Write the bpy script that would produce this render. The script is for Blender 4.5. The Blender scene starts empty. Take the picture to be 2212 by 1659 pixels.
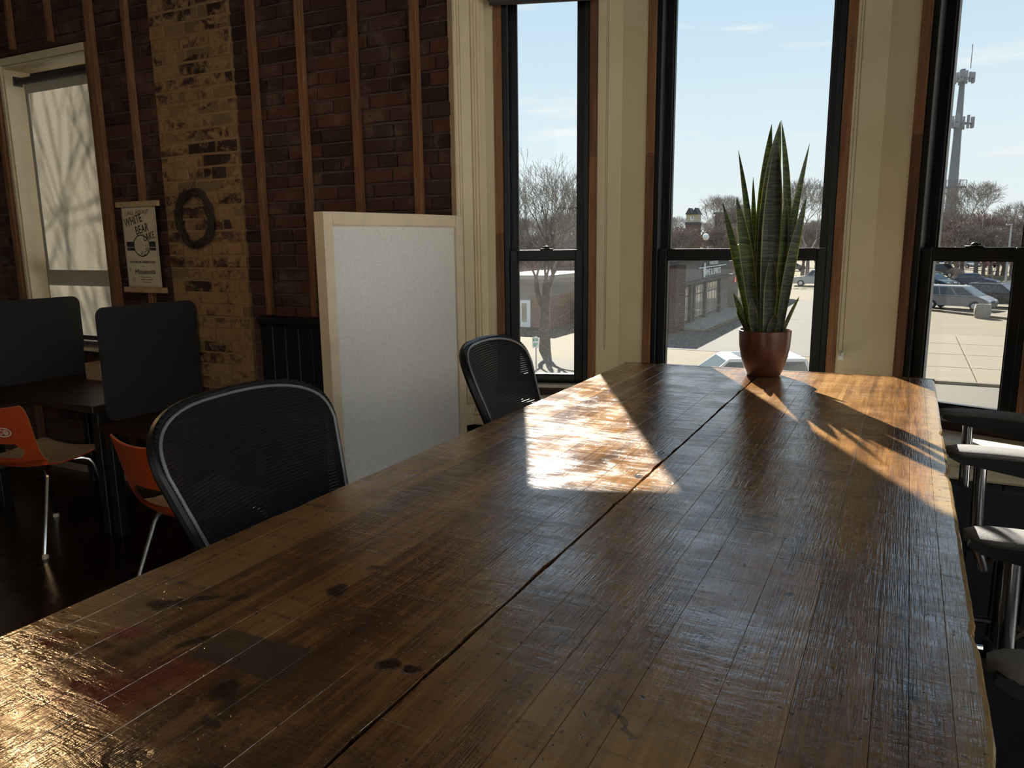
import bpy, bmesh, math, random
from mathutils import Vector, Matrix, Quaternion
import numpy as np
random.seed(7)
SC = bpy.context.scene
COL = SC.collection

# ------------------------------------------------------------------ camera
CAMZ = 1.45
FPX = 1634.86
YAW, PITCH, ROLL = math.radians(27.4488), math.radians(10.5952), math.radians(-0.6496)
_f = Vector((-math.sin(YAW)*math.cos(PITCH), math.cos(YAW)*math.cos(PITCH), -math.sin(PITCH)))
_r = Vector((math.cos(YAW), math.sin(YAW), 0))
_u = _r.cross(_f)
_r2 = math.cos(ROLL)*_r + math.sin(ROLL)*_u
_u2 = -math.sin(ROLL)*_r + math.cos(ROLL)*_u
cd = bpy.data.cameras.new('camera')
cd.sensor_fit = 'HORIZONTAL'; cd.sensor_width = 36.0; cd.lens = 36.0*FPX/2212.0
cd.clip_start = 0.02; cd.clip_end = 2000
cam = bpy.data.objects.new('camera', cd); COL.objects.link(cam)
cam.matrix_world = Matrix(((_r2.x, _u2.x, -_f.x, 0), (_r2.y, _u2.y, -_f.y, 0), (_r2.z, _u2.z, -_f.z, CAMZ), (0, 0, 0, 1)))
SC.camera = cam

def ray(px, py):
    a, b = (px-1106)/FPX, (py-829.5)/FPX
    return _r2*a - _u2*b + _f
def on_z(px, py, z):
    d = ray(px, py); return Vector((0, 0, CAMZ)) + d*((z-CAMZ)/d.z)
def on_y(px, py, y):
    d = ray(px, py); return Vector((0, 0, CAMZ)) + d*(y/d.y)

# ------------------------------------------------------------------ sky, sun, exposure
SUN_AZ, SUN_EL = math.radians(-27.3), math.radians(33.4)
SUNDIR = Vector((math.sin(SUN_AZ)*math.cos(SUN_EL), math.cos(SUN_AZ)*math.cos(SUN_EL), math.sin(SUN_EL)))
w = bpy.data.worlds.new('sky'); SC.world = w; w.use_nodes = True
nt = w.node_tree; nt.nodes.clear()
wo = nt.nodes.new('ShaderNodeOutputWorld'); bg = nt.nodes.new('ShaderNodeBackground')
tcw = nt.nodes.new('ShaderNodeTexCoord')
def wn(t, **k):
    n = nt.nodes.new(t)
    for a, b in k.items(): setattr(n, a, b)
    return n
sx_ = wn('ShaderNodeSeparateXYZ'); nt.links.new(tcw.outputs['Generated'], sx_.inputs[0])
sky = wn('ShaderNodeValToRGB'); r_ = sky.color_ramp                       # clear late-winter sky, paler towards the horizon
stops = [(0., (.30, .25, .19)), (.495, (.34, .29, .22)), (.50, (.86, .90, .88)), (.56, (.78, .89, .95)), (.64, (.58, .76, .91)), (.75, (.42, .62, .86)), (1., (.26, .44, .70))]
while len(r_.elements) < len(stops): r_.elements.new(.5)
for e_, (p_, c_) in zip(r_.elements, stops): e_.position = p_; e_.color = c_ + (1,)
hm = wn('ShaderNodeMath', operation='MULTIPLY_ADD'); hm.inputs[1].default_value = .5; hm.inputs[2].default_value = .5
nt.links.new(sx_.outputs[2], hm.inputs[0]); nt.links.new(hm.outputs[0], sky.inputs[0])
# thin cloud wisps low over the trees: stretched noise on the sky direction
mp = wn('ShaderNodeMapping'); mp.inputs['Scale'].default_value = (5, 5, 36)
nz = wn('ShaderNodeTexNoise'); nz.inputs['Scale'].default_value = 1.0; nz.inputs['Detail'].default_value = 5
rp = wn('ShaderNodeValToRGB'); rp.color_ramp.elements[0].position = .59; rp.color_ramp.elements[1].position = .72
mx = wn('ShaderNodeMix', data_type='RGBA'); mx.inputs[7].default_value = (1.0, .97, .92, 1)
ml = wn('ShaderNodeMath', operation='MULTIPLY'); ml.inputs[1].default_value = .7
nt.links.new(tcw.outputs['Generated'], mp.inputs['Vector']); nt.links.new(mp.outputs[0], nz.inputs['Vector'])
nt.links.new(nz.outputs['Fac'], rp.inputs['Fac']); nt.links.new(rp.outputs['Color'], ml.inputs[0])
nt.links.new(ml.outputs[0], mx.inputs[0]); nt.links.new(sky.outputs[0], mx.inputs[6])
nt.links.new(mx.outputs[2], bg.inputs['Color']); nt.links.new(bg.outputs[0], wo.inputs['Surface'])
bg.inputs['Strength'].default_value = 1.1
sd = bpy.data.lights.new('sun', 'SUN'); sd.energy = 23.0; sd.angle = math.radians(.6); sd.color = (1, .93, .82)
sun = bpy.data.objects.new('sun', sd); COL.objects.link(sun)
sun.rotation_euler = (-SUNDIR).to_track_quat('-Z', 'Y').to_euler(); sun.location = (-8, 14, 14)
SC.view_settings.view_transform = 'Standard'; SC.view_settings.look = 'None'
SC.view_settings.exposure = 0.0; SC.view_settings.gamma = 1.0; SC.view_settings.use_curve_mapping = False
SC.cycles.max_bounces = 10; SC.cycles.diffuse_bounces = 6; SC.cycles.transparent_max_bounces = 16
SC.cycles.caustics_reflective = False; SC.cycles.caustics_refractive = False
SC.cycles.sample_clamp_indirect = 8.0

# ------------------------------------------------------------------ helpers
class Mat:
    def __init__(s, name):
        s.m = bpy.data.materials.new(name); s.m.use_nodes = True; s.t = s.m.node_tree
        s.t.nodes.clear(); s.out = s.t.nodes.new('ShaderNodeOutputMaterial')
        s.b = s.t.nodes.new('ShaderNodeBsdfPrincipled'); s.t.links.new(s.b.outputs[0], s.out.inputs[0])
    def put(s, sock, v):
        if hasattr(v, 'is_output'): s.t.links.new(v, sock)
        elif v is not None:
            try: sock.default_value = v
            except Exception:
                sock.default_value = tuple(v) + (1,) if len(v) == 3 else v
    def n(s, typ, ins=None, **props):
        nd = s.t.nodes.new(typ)
        for k, v in props.items(): setattr(nd, k, v)
        for k, v in (ins or {}).items(): s.put(nd.inputs[k], v)
        return nd
    def pos(s): return s.n('ShaderNodeNewGeometry').outputs['Position']
    def obj(s): return s.n('ShaderNodeTexCoord').outputs['Object']
    def rnd(s): return s.n('ShaderNodeObjectInfo').outputs['Random']
    def map(s, v, scale=(1, 1, 1), rot=(0, 0, 0), loc=(0, 0, 0)):
        return s.n('ShaderNodeMapping', {'Vector': v, 'Scale': scale, 'Rotation': rot, 'Location': loc}).outputs[0]
    def noise(s, v, scale=5, detail=4, rough=.55, dist=0):
        return s.n('ShaderNodeTexNoise', {'Vector': v, 'Scale': scale, 'Detail': detail, 'Roughness': rough, 'Distortion': dist}).outputs['Fac']
    def voro(s, v, scale=5, feature='F1', out='Distance', rand=1):
        return s.n('ShaderNodeTexVoronoi', {'Vector': v, 'Scale': scale, 'Randomness': rand}, feature=feature).outputs[out]
    def math(s, op, a, b=0, c=None, clamp=False):
        nd = s.n('ShaderNodeMath', operation=op, use_clamp=clamp); s.put(nd.inputs[0], a); s.put(nd.inputs[1], b)
        if c is not None: s.put(nd.inputs[2], c)
        return nd.outputs[0]
    def step(s, v, a, b, x=0., y=1.):
        return s.n('ShaderNodeMapRange', {'Value': v, 'From Min': a, 'From Max': b, 'To Min': x, 'To Max': y}).outputs[0]
    def ramp(s, fac, stops):
        nd = s.n('ShaderNodeValToRGB', {'Fac': fac}); r = nd.color_ramp
        while len(r.elements) < len(stops): r.elements.new(.5)
        for e, (p, c) in zip(r.elements, stops): e.position = p; e.color = tuple(c) + (1,)
        return nd.outputs['Color']
    def mix(s, fac, a, b, blend='MIX'):
        nd = s.n('ShaderNodeMix', data_type='RGBA', blend_type=blend)
        s.put(nd.inputs[0], fac); s.put(nd.inputs[6], tuple(a)+(1,) if isinstance(a, tuple) and len(a) == 3 else a)
        s.put(nd.inputs[7], tuple(b)+(1,) if isinstance(b, tuple) and len(b) == 3 else b)
        return nd.outputs[2]
    def bump(s, h, strength=.3, dist=.01, normal=None):
        nd = s.n('ShaderNodeBump', {'Height': h, 'Strength': strength, 'Distance': dist})
        if normal is not None: s.t.links.new(normal, nd.inputs['Normal'])
        s.t.links.new(nd.outputs[0], s.b.inputs['Normal']); return nd.outputs[0]
    def set(s, **k):
        names = {'color': 'Base Color', 'rough': 'Roughness', 'metal': 'Metallic', 'spec': 'Specular IOR Level', 'coat': 'Coat Weight',
                 'coatr': 'Coat Roughness', 'trans': 'Transmission Weight', 'sheen': 'Sheen Weight', 'emit': 'Emission Color', 'emits': 'Emission Strength', 'sub': 'Subsurface Weight', 'alpha': 'Alpha'}
        for a, v in k.items(): s.put(s.b.inputs[names[a]], tuple(v)+(1,) if isinstance(v, tuple) and len(v) == 3 else v)
        return s
MATS = {}
def plain(name, c, rough=.5, metal=0., var=.12, scale=30, bump=0., spec=.5):
    if name in MATS: return MATS[name]
    m = Mat(name); p = m.obj(); n = m.noise(p, scale, 3)
    lo = tuple(x*(1-var) for x in c); hi = tuple(min(1, x*(1+var)) for x in c)
    m.set(color=m.ramp(n, [(.3, lo), (.7, hi)]), rough=rough, metal=metal, spec=spec)
    if bump: m.bump(m.noise(p, scale*3, 4), bump, .005)
    MATS[name] = m.m; return m.m

class G:
    """collects verts / faces; build() links them as ONE mesh object"""
    def __init__(s): s.v = []; s.f = []
    def add(s, vs, fs):
        o = len(s.v); s.v += [tuple(v) for v in vs]; s.f += [tuple(i+o for i in f) for f in fs]; return s
    def box(s, x0, x1, y0, y1, z0, z1):
        return s.add([(x0,y0,z0),(x1,y0,z0),(x1,y1,z0),(x0,y1,z0),(x0,y0,z1),(x1,y0,z1),(x1,y1,z1),(x0,y1,z1)],
                     [(0,3,2,1),(4,5,6,7),(0,1,5,4),(1,2,6,5),(2,3,7,6),(3,0,4,7)])
    def cbox(s, x0, x1, y0, y1, z0, z1, b=.004, fn=None):
        vs = []; idx = {}
        for i, x in enumerate((x0, x1)):
            for j, y in enumerate((y0, y1)):
                for k, z in enumerate((z0, z1)):
                    sx, sy, sz = (1-2*i)*b, (1-2*j)*b, (1-2*k)*b
                    for a in range(3):
                        p = [x+(sx if a != 0 else 0), y+(sy if a != 1 else 0), z+(sz if a != 2 else 0)]
                        idx[i,j,k,a] = len(vs); vs.append(p)
        I = idx; fs = []
        for i in (0, 1):
            q = [I[i,0,0,0], I[i,1,0,0], I[i,1,1,0], I[i,0,1,0]]; fs.append(q if i else q[::-1])
            q = [I[0,i,0,1], I[0,i,1,1], I[1,i,1,1], I[1,i,0,1]]; fs.append(q if i else q[::-1])
            q = [I[0,0,i,2], I[1,0,i,2], I[1,1,i,2], I[0,1,i,2]]; fs.append(q if i else q[::-1])
        for j in (0, 1):
            for k in (0, 1):
                fs.append([I[0,j,k,1], I[1,j,k,1], I[1,j,k,2], I[0,j,k,2]])
                fs.append([I[j,0,k,0], I[j,1,k,0], I[j,1,k,2], I[j,0,k,2]])
                fs.append([I[j,k,0,0], I[j,k,1,0], I[j,k,1,1], I[j,k,0,1]])
                for i in (0, 1): fs.append([I[i,j,k,0], I[i,j,k,1], I[i,j,k,2]])
        if fn: vs = [fn(p) for p in vs]
        return s.add(vs, fs)
    def fbox(s, fr, t0, t1, o0, o1, z0, z1, b=0):
        O, e, n = fr
        fn = lambda p: (O[0]+e[0]*p[0]+n[0]*p[1], O[1]+e[1]*p[0]+n[1]*p[1], p[2])
        if b: return s.cbox(t0, t1, o0, o1, z0, z1, b, fn)
        g = G().box(t0, t1, o0, o1, z0, z1); return s.add([fn(v) for v in g.v], g.f)
    def tube(s, path, rad, n=8, cap=True, closed=False, squash=None):
        P = [Vector(p) for p in path]; m = len(P); R = rad if hasattr(rad, '__len__') else [rad]*m
        up = None; rings = []
        for i, p in enumerate(P):
            if closed: d = P[(i+1) % m]-P[i-1]
            else: d = P[min(i+1, m-1)]-P[max(i-1, 0)]
            if d.length < 1e-9: d = Vector((0, 0, 1))
            d.normalize()
            if up is None: up = d.orthogonal().normalized()
            else:
                up = up-d*up.dot(d)
                up = up.normalized() if up.length > 1e-6 else d.orthogonal().normalized()
            sd_ = d.cross(up)
            rings.append([p+(up*math.cos(a)+sd_*math.sin(a))*R[i] for a in [2*math.pi*k/n for k in range(n)]])
        vs = [v for r in rings for v in r]; fs = []
        for i in range(m if closed else m-1):
            j = (i+1) % m
            for k in range(n): fs.append((i*n+k, i*n+(k+1) % n, j*n+(k+1) % n, j*n+k))
        if cap and not closed: fs += [tuple(range(n-1, -1, -1)), tuple((m-1)*n+k for k in range(n))]
        return s.add(vs, fs)
    def lathe(s, prof, n=24, c=(0, 0, 0), axis='z'):
        vs = []; fs = []; m = len(prof)
        for r, z in prof:
            for k in range(n):
                a = 2*math.pi*k/n; x, y = r*math.cos(a), r*math.sin(a)
                p = (x, y, z) if axis == 'z' else ((z, x, y) if axis == 'x' else (x, z, y))
                vs.append((p[0]+c[0], p[1]+c[1], p[2]+c[2]))
        for i in range(m-1):
            for k in range(n): fs.append((i*n+k, i*n+(k+1) % n, (i+1)*n+(k+1) % n, (i+1)*n+k))
        if prof[0][0] > 1e-6: fs.append(tuple(range(n-1, -1, -1)))
        if prof[-1][0] > 1e-6: fs.append(tuple((m-1)*n+k for k in range(n)))
        return s.add(vs, fs)
    def prism(s, a, b):
        n = len(a)
        return s.add(list(a)+list(b), [tuple(range(n-1, -1, -1)), tuple(range(n, 2*n))]+[(i, (i+1) % n, n+(i+1) % n, n+i) for i in range(n)])
    def grid(s, rows, mask=None, closed=False):
        m, n = len(rows), len(rows[0]); fs = []
        for i in range(m-1):
            for j in range(n if closed else n-1):
                if mask is None or mask(i, j): fs.append((i*n+j, i*n+(j+1) % n, (i+1)*n+(j+1) % n, (i+1)*n+j))
        return s.add([v for r in rows for v in r], fs)
    def quad(s, a, b, c, d): return s.add([a, b, c, d], [(0, 1, 2, 3)])
    def mesh(s, name, smooth=False, fix=True):
        me = bpy.data.meshes.new(name); me.from_pydata(s.v, [], s.f); me.validate()
        if fix:
            bm = bmesh.new(); bm.from_mesh(me); bmesh.ops.recalc_face_normals(bm, faces=bm.faces); bm.to_mesh(me); bm.free()
        if smooth:
            me.polygons.foreach_set('use_smooth', [True]*len(me.polygons))
            try: me.set_sharp_from_angle(angle=math.radians(40))
            except Exception: pass
        return me
    def build(s, name, mat, parent=None, smooth=False, world=True, fix=True):
        """world=True: verts are world coordinates; they are shifted to the parent's (unrotated) origin"""
        if parent is not None and world:
            o = root_loc(parent); s.v = [(v[0]-o[0], v[1]-o[1], v[2]-o[2]) for v in s.v]
        return link(s.mesh(name, smooth, fix), name, mat, parent)
def root_loc(o):
    l = Vector(o.location)
    while o.parent: o = o.parent; l = l+Vector(o.location)
    return l
def link(me, name, mat, parent=None, loc=None, rot=None):
    o = bpy.data.objects.new(name, me); COL.objects.link(o)
    if mat is not None and not me.materials: me.materials.append(mat)
    if parent is not None: o.parent = parent
    if loc is not None: o.location = loc
    if rot is not None: o.rotation_euler = rot
    return o
def thing(name, label, cat, loc=(0, 0, 0), rz=0., group=None):
    o = bpy.data.objects.new(name, None); o.empty_display_size = .1; COL.objects.link(o); o.location = loc; o.rotation_euler = (0, 0, rz)
    o['label'] = label; o['category'] = cat
    if group: o['group'] = group
    return o
def tag(o, label, cat, group=None):
    o['label'] = label; o['category'] = cat
    if group: o['group'] = group
    return o
def struct(o, label=None):
    o['kind'] = 'structure'
    if label: o['label'] = label
    return o
def sroot(name, loc=(0, 0, 0), label=None):
    o = bpy.data.objects.new(name, None); o.empty_display_size = .1; COL.objects.link(o); o.location = loc
    return struct(o, label)
def dup(root, loc, rz, label, group=None, scale=None):
    r = root.copy(); COL.objects.link(r); r.location = loc; r.rotation_euler = (0, 0, rz); r['label'] = label
    if scale: r.scale = scale if hasattr(scale, '__len__') else (scale,)*3
    if group: r['group'] = group
    for ch in list(root.children):
        c = ch.copy(); COL.objects.link(c); c.parent = r
        for g in ch.children:
            d = g.copy(); COL.objects.link(d); d.parent = c
    return r
def text_mesh(txt, size, extr=.0005, align='CENTER', shear=0., sx=1.):
    cu = bpy.data.curves.new('t', 'FONT'); cu.body = txt; cu.size = size; cu.extrude = extr; cu.align_x = align; cu.align_y = 'CENTER'; cu.shear = shear
    cu.resolution_u = 3
    ob = bpy.data.objects.new('t', cu); COL.objects.link(ob)
    dg = bpy.context.evaluated_depsgraph_get(); me = bpy.data.meshes.new_from_object(ob.evaluated_get(dg))
    bpy.data.objects.remove(ob); bpy.data.curves.remove(cu)
    if sx != 1.:
        for v in me.vertices: v.co.x *= sx
    return me
def lerp(a, b, t): return a+(b-a)*t
# ------------------------------------------------------------------ materials
def mk_brick(name, wash):
    m = Mat(name); p = m.pos(); r = m.rnd()
    n1 = m.noise(p, 9, 4); n2 = m.noise(p, 70, 4, .65)
    base = m.ramp(r, [(0, (.026, .013, .011)), (.3, (.052, .021, .016)), (.55, (.072, .028, .019)), (.8, (.10, .038, .022)), (1, (.046, .026, .021))])
    base = m.mix(m.step(n2, .45, .75), base, (.05, .022, .017))
    dust = m.step(m.math('ADD', n1, m.math('MULTIPLY', n2, .35)), .72, .9)
    base = m.mix(m.math('MULTIPLY', dust, .4 if not wash else .2), base, (.2, .145, .1))
    if wash:
        w1 = m.noise(m.map(p, (1.3, 1, 2.2)), 3.2, 5, .62, .5); w2 = m.noise(p, 34, 4, .7)
        k = m.math('ADD', m.math('ADD', w1, m.math('MULTIPLY', m.math('SUBTRACT', w2, .5), .5)), m.math('MULTIPLY', m.math('SUBTRACT', r, .5), .26))
        base = m.mix(m.step(k, .38, .50), base, m.ramp(w2, [(.3, (.21, .12, .05)), (.7, (.33, .20, .092))]))
    m.set(color=base, rough=.88, spec=.25); m.bump(m.math('ADD', n2, m.math('MULTIPLY', n1, .6)), .5, .006); return m.m
MATS['brick'] = mk_brick('brick_dark', False); MATS['brick_wash'] = mk_brick('brick_whitewashed', True)
def mk_wallback(name, c1, c2):
    m = Mat(name); p = m.pos(); v = m.map(p, (1, 1, 1), (math.pi/2, 0, 0)); n = m.noise(p, 45, 4)
    bt = m.n('ShaderNodeTexBrick', {'Vector': v, 'Color1': c1+(1,), 'Color2': (c1[0]*.6, c1[1]*.7, c1[2]*.8, 1), 'Mortar': c2+(1,), 'Scale': 1.0, 'Mortar Size': .006, 'Brick Width': .215, 'Row Height': .0665})
    m.set(color=m.mix(.35, bt.outputs['Color'], m.ramp(n, [(.3, (c2[0]*.5, c2[1]*.5, c2[2]*.5)), (.7, c2)])), rough=.95, spec=.2)
    m.bump(n, .6, .006); return m.m
MATS['mortar'] = mk_wallback('mortar_dark', (.10, .04, .025), (.10, .075, .055))
MATS['mortar_wash'] = mk_wallback('mortar_light', (.24, .14, .065), (.29, .18, .085))
def mk_plaster():
    m = Mat('cream_plaster'); p = m.pos(); n = m.noise(p, 4, 3); n2 = m.noise(p, 40, 4)
    chip = m.step(m.noise(p, 22, 5, .7), .735, .745)
    c = m.ramp(n, [(.3, (.56, .47, .31)), (.7, (.63, .535, .37))])
    m.set(color=m.mix(m.math('MULTIPLY', chip, .55), c, (.40, .31, .18)), rough=.62, spec=.35)
    m.bump(m.math('ADD', n2, m.math('MULTIPLY', chip, -1.5)), .12, .004); return m.m
MATS['plaster'] = mk_plaster()
def mk_wood(name, stops, scale=(14, 14, .8), rough=.7, spec=.3, bump=.25, world=True):
    m = Mat(name); p = m.pos() if world else m.obj(); g = m.noise(m.map(p, scale), 3, 6, .6, .4); f = m.noise(m.map(p, tuple(x*6 for x in scale)), 3, 4)
    k = m.math('ADD', m.math('MULTIPLY', g, .7), m.math('MULTIPLY', f, .3))
    k = m.math('ADD', k, m.math('MULTIPLY', m.math('SUBTRACT', m.rnd(), .5), .22))
    m.set(color=m.ramp(k, stops), rough=rough, spec=spec); m.bump(m.math('ADD', g, f), bump, .004); return m.m
MATS['rawwood'] = mk_wood('raw_old_wood', [(.3, (.07, .03, .014)), (.5, (.16, .075, .035)), (.72, (.27, .14, .065))])
MATS['batten'] = mk_wood('rough_batten_wood', [(.3, (.09, .038, .015)), (.5, (.17, .08, .034)), (.7, (.26, .135, .06))], scale=(20, 20, 2.2))
MATS['floor'] = None
def mk_floor():
    m = Mat('dark_floorboards'); p = m.pos()
    g = m.noise(m.map(p, (.9, 12, 1)), 4, 5); bt = m.n('ShaderNodeTexBrick', {'Vector': p, 'Color1': (1, 1, 1, 1), 'Color2': (.55, .55, .55, 1), 'Mortar': (0, 0, 0, 1), 'Scale': 1.0, 'Mortar Size': .0016, 'Brick Width': 2.1, 'Row Height': .083})
    m.set(color=m.mix(.75, m.ramp(g, [(.3, (.008, .005, .004)), (.7, (.03, .016, .01))]), bt.outputs['Color'], 'MULTIPLY'), rough=m.step(m.noise(p, 6, 5, .7), .3, .7, .16, .30), spec=1.0)
    m.bump(m.math('ADD', m.noise(p, 25, 4), m.math('MULTIPLY', bt.outputs['Fac'], -2)), .12, .004); return m.m
MATS['floor'] = mk_floor()
plain('ceiling_paint', (.42, .37, .3), .8); plain('wall_paint', (.36, .31, .24), .8)
plain('trim_cream', (.60, .50, .335), .45, var=.06, scale=8); plain('seat_cream', (.70, .63, .48), .4, var=.06, scale=8)
plain('black_frame', (.0045, .005, .0062), .42, var=.1, spec=.28); plain('grey_sill', (.25, .23, .2), .5)
MATS['wainscot'] = mk_wood('dark_painted_boards', [(.3, (.005, .006, .009)), (.7, (.011, .013, .017))], rough=.42, spec=.5, bump=.1)
MATS['apron'] = mk_wood('dark_apron_wood', [(.3, (.03, .014, .01)), (.7, (.075, .035, .022))], scale=(1, 14, 14))
def mk_glass(name, dust):
    m = Mat(name); m.t.nodes.remove(m.b); p = m.pos()
    tr = m.n('ShaderNodeBsdfTransparent', {'Color': (.93, .95, .95, 1)}); gl = m.n('ShaderNodeBsdfGlossy', {'Color': (1, 1, 1, 1), 'Roughness': .02})
    fr = m.n('ShaderNodeFresnel', {'IOR': 1.17}).outputs[0]
    a = m.n('ShaderNodeMixShader', {0: fr, 1: tr.outputs[0], 2: gl.outputs[0]})
    z = m.n('ShaderNodeSeparateXYZ', {0: p}).outputs[2]
    sp = m.step(m.noise(p, 480, 2, .5), .61, .70); film = m.noise(p, 3, 3)
    low = m.step(z, 1.0, 1.75, 1., .12)
    f = m.math('MULTIPLY', m.math('MULTIPLY', m.math('ADD', m.math('MULTIPLY', sp, .9), m.math('MULTIPLY', film, .12)), low), dust)
    du = m.n('ShaderNodeBsdfTranslucent', {'Color': (.95, .93, .88, 1)})
    b = m.n('ShaderNodeMixShader', {0: f, 1: a.outputs[0], 2: du.outputs[0]})
    m.t.links.new(b.outputs[0], m.out.inputs[0]); return m.m
MATS['glass'] = mk_glass('dusty_window_glass', .065); MATS['glass_clean'] = mk_glass('window_glass', .01)
def mk_shade():
    m = Mat('woven_roller_shade'); m.t.nodes.remove(m.b); p = m.pos()
    wv = m.noise(m.map(p, (900, 900, 60)), 1, 2)
    c = m.ramp(wv, [(.3, (.30, .26, .2)), (.7, (.42, .37, .29))])
    d = m.n('ShaderNodeBsdfDiffuse', {'Color': c}); t = m.n('ShaderNodeBsdfTranslucent', {'Color': c})
    a = m.n('ShaderNodeMixShader', {0: .19, 1: d.outputs[0], 2: t.outputs[0]})
    m.t.links.new(a.outputs[0], m.out.inputs[0]); return m.m
MATS['shade'] = mk_shade()

# ------------------------------------------------------------------ room shell
WY = 2.97
CEIL = 3.6
fl = struct(G().box(-8.6, 2.3, -5.1, 3.1, -.12, 0).build('floor', MATS['floor']))
ce = struct(G().box(-8.7, 2.5, -5.2, 3.75, CEIL, CEIL+.12).build('ceiling', MATS['ceiling_paint']))
struct(G().box(-8.72, -8.6, -5.2, 3.2, 0, CEIL).build('wall_left', MATS['wall_paint']))
RWX = 2.3; ROP = [(-4.9, -3.05), (-2.9, -1.05), (-.9, .9), (1.05, 2.85)]
g = G(); y = -5.2
for a, b in ROP:
    g.box(RWX, RWX+.2, y, a, 0, CEIL); g.box(RWX, RWX+.2, a, b, 0, .2); g.box(RWX, RWX+.2, a, b, 3.4, CEIL); y = b
g.box(RWX, RWX+.2, y, 3.24, 0, CEIL); struct(g.build('wall_right', MATS['wall_paint']))
for k, (a, b) in enumerate(ROP):                       # tall unseen side windows, added out of frame to the right for daylight fill
    r = sroot('window_%d' % (6+k), (RWX+.1, (a+b)/2, .2)); f = G()
    for y0, y1, z0, z1 in ((a, a+.05, .2, 3.4), (b-.05, b, .2, 3.4), (a+.05, b-.05, .2, .26), (a+.05, b-.05, 3.34, 3.4), (a+.05, b-.05, 1.95, 2.0)): f.box(RWX+.06, RWX+.12, y0, y1, z0, z1)
    f.build('frame', MATS['black_frame'], r)
    for z0, z1 in ((.26, 1.95), (2.0, 3.34)): G().box(RWX+.088, RWX+.092, a+.05, b-.05, z0, z1).build('pane', MATS['glass_clean'], r)
    G().cbox(RWX-.06, RWX+.06, a-.04, b+.04, .165, .199, .004).build('sill', MATS['trim_cream'], r)
BOP = [(-.6, 1.4)]
g = G(); x = -8.72
for a, b in BOP:
    g.box(x, a, -5.3, -5.1, 0, CEIL); g.box(a, b, -5.3, -5.1, 0, .75); g.box(a, b, -5.3, -5.1, 3.25, CEIL); x = b
g.box(x, 2.5, -5.3, -5.1, 0, CEIL); struct(g.build('wall_rear', MATS['wall_paint']))
for k, (a, b) in enumerate(BOP):                       # tall unseen window added behind the camera for daylight fill
    r = sroot('window_%d' % (10+k), ((a+b)/2, -5.2, .75)); f = G()
    for x0, x1, z0, z1 in ((a, a+.05, .75, 3.25), (b-.05, b, .75, 3.25), (a+.05, b-.05, .75, .81), (a+.05, b-.05, 3.19, 3.25), (a+.05, b-.05, 1.95, 2.0)): f.box(x0, x1, -5.22, -5.16, z0, z1)
    f.build('frame', MATS['black_frame'], r)
    for z0, z1 in ((.81, 1.95), (2.0, 3.19)): G().box(a+.05, b-.05, -5.192, -5.188, z0, z1).build('pane', MATS['glass_clean'], r)
    G().cbox(a-.04, b+.04, -5.16, -5.04, .715, .749, .004).build('sill', MATS['trim_cream'], r)

# --- bay geometry
A0 = math.radians(19.5); ca, sa = math.cos(A0), math.sin(A0)
CL = (-1.155, 3.29); CR = (-.121, 3.29)
FRL = (CL, (-ca, -sa), (-sa, ca)); FRC = (CL, (1, 0), (0, 1)); FRR = (CR, (ca, -sa), (sa, ca))
ZS, ZF, ZH = .779, .798, 2.56      # sill underside, frame bottom, head
def facet(name, fr, ts, te, w0, w1, pad0, pad1):
    g = G()
    g.fbox(fr, ts-pad0, w0, 0, .14, .3, CEIL); g.fbox(fr, w1, te+pad1, 0, .14, .3, CEIL)
    g.fbox(fr, w0, w1, 0, .14, ZH+.04, CEIL); g.fbox(fr, w0, w1, .02, .14, .3, ZS-.02)
    return struct(g.build(name, MATS['plaster']))
facet('wall_bay_left', FRL, 0, .612, .105, .562, .03, .05)
facet('wall_bay_center', FRC, 0, 1.034, .112, .922, .03, .03)
facet('wall_bay_right', FRR, 0, .612, .105, .562, .03, .05)

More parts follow.
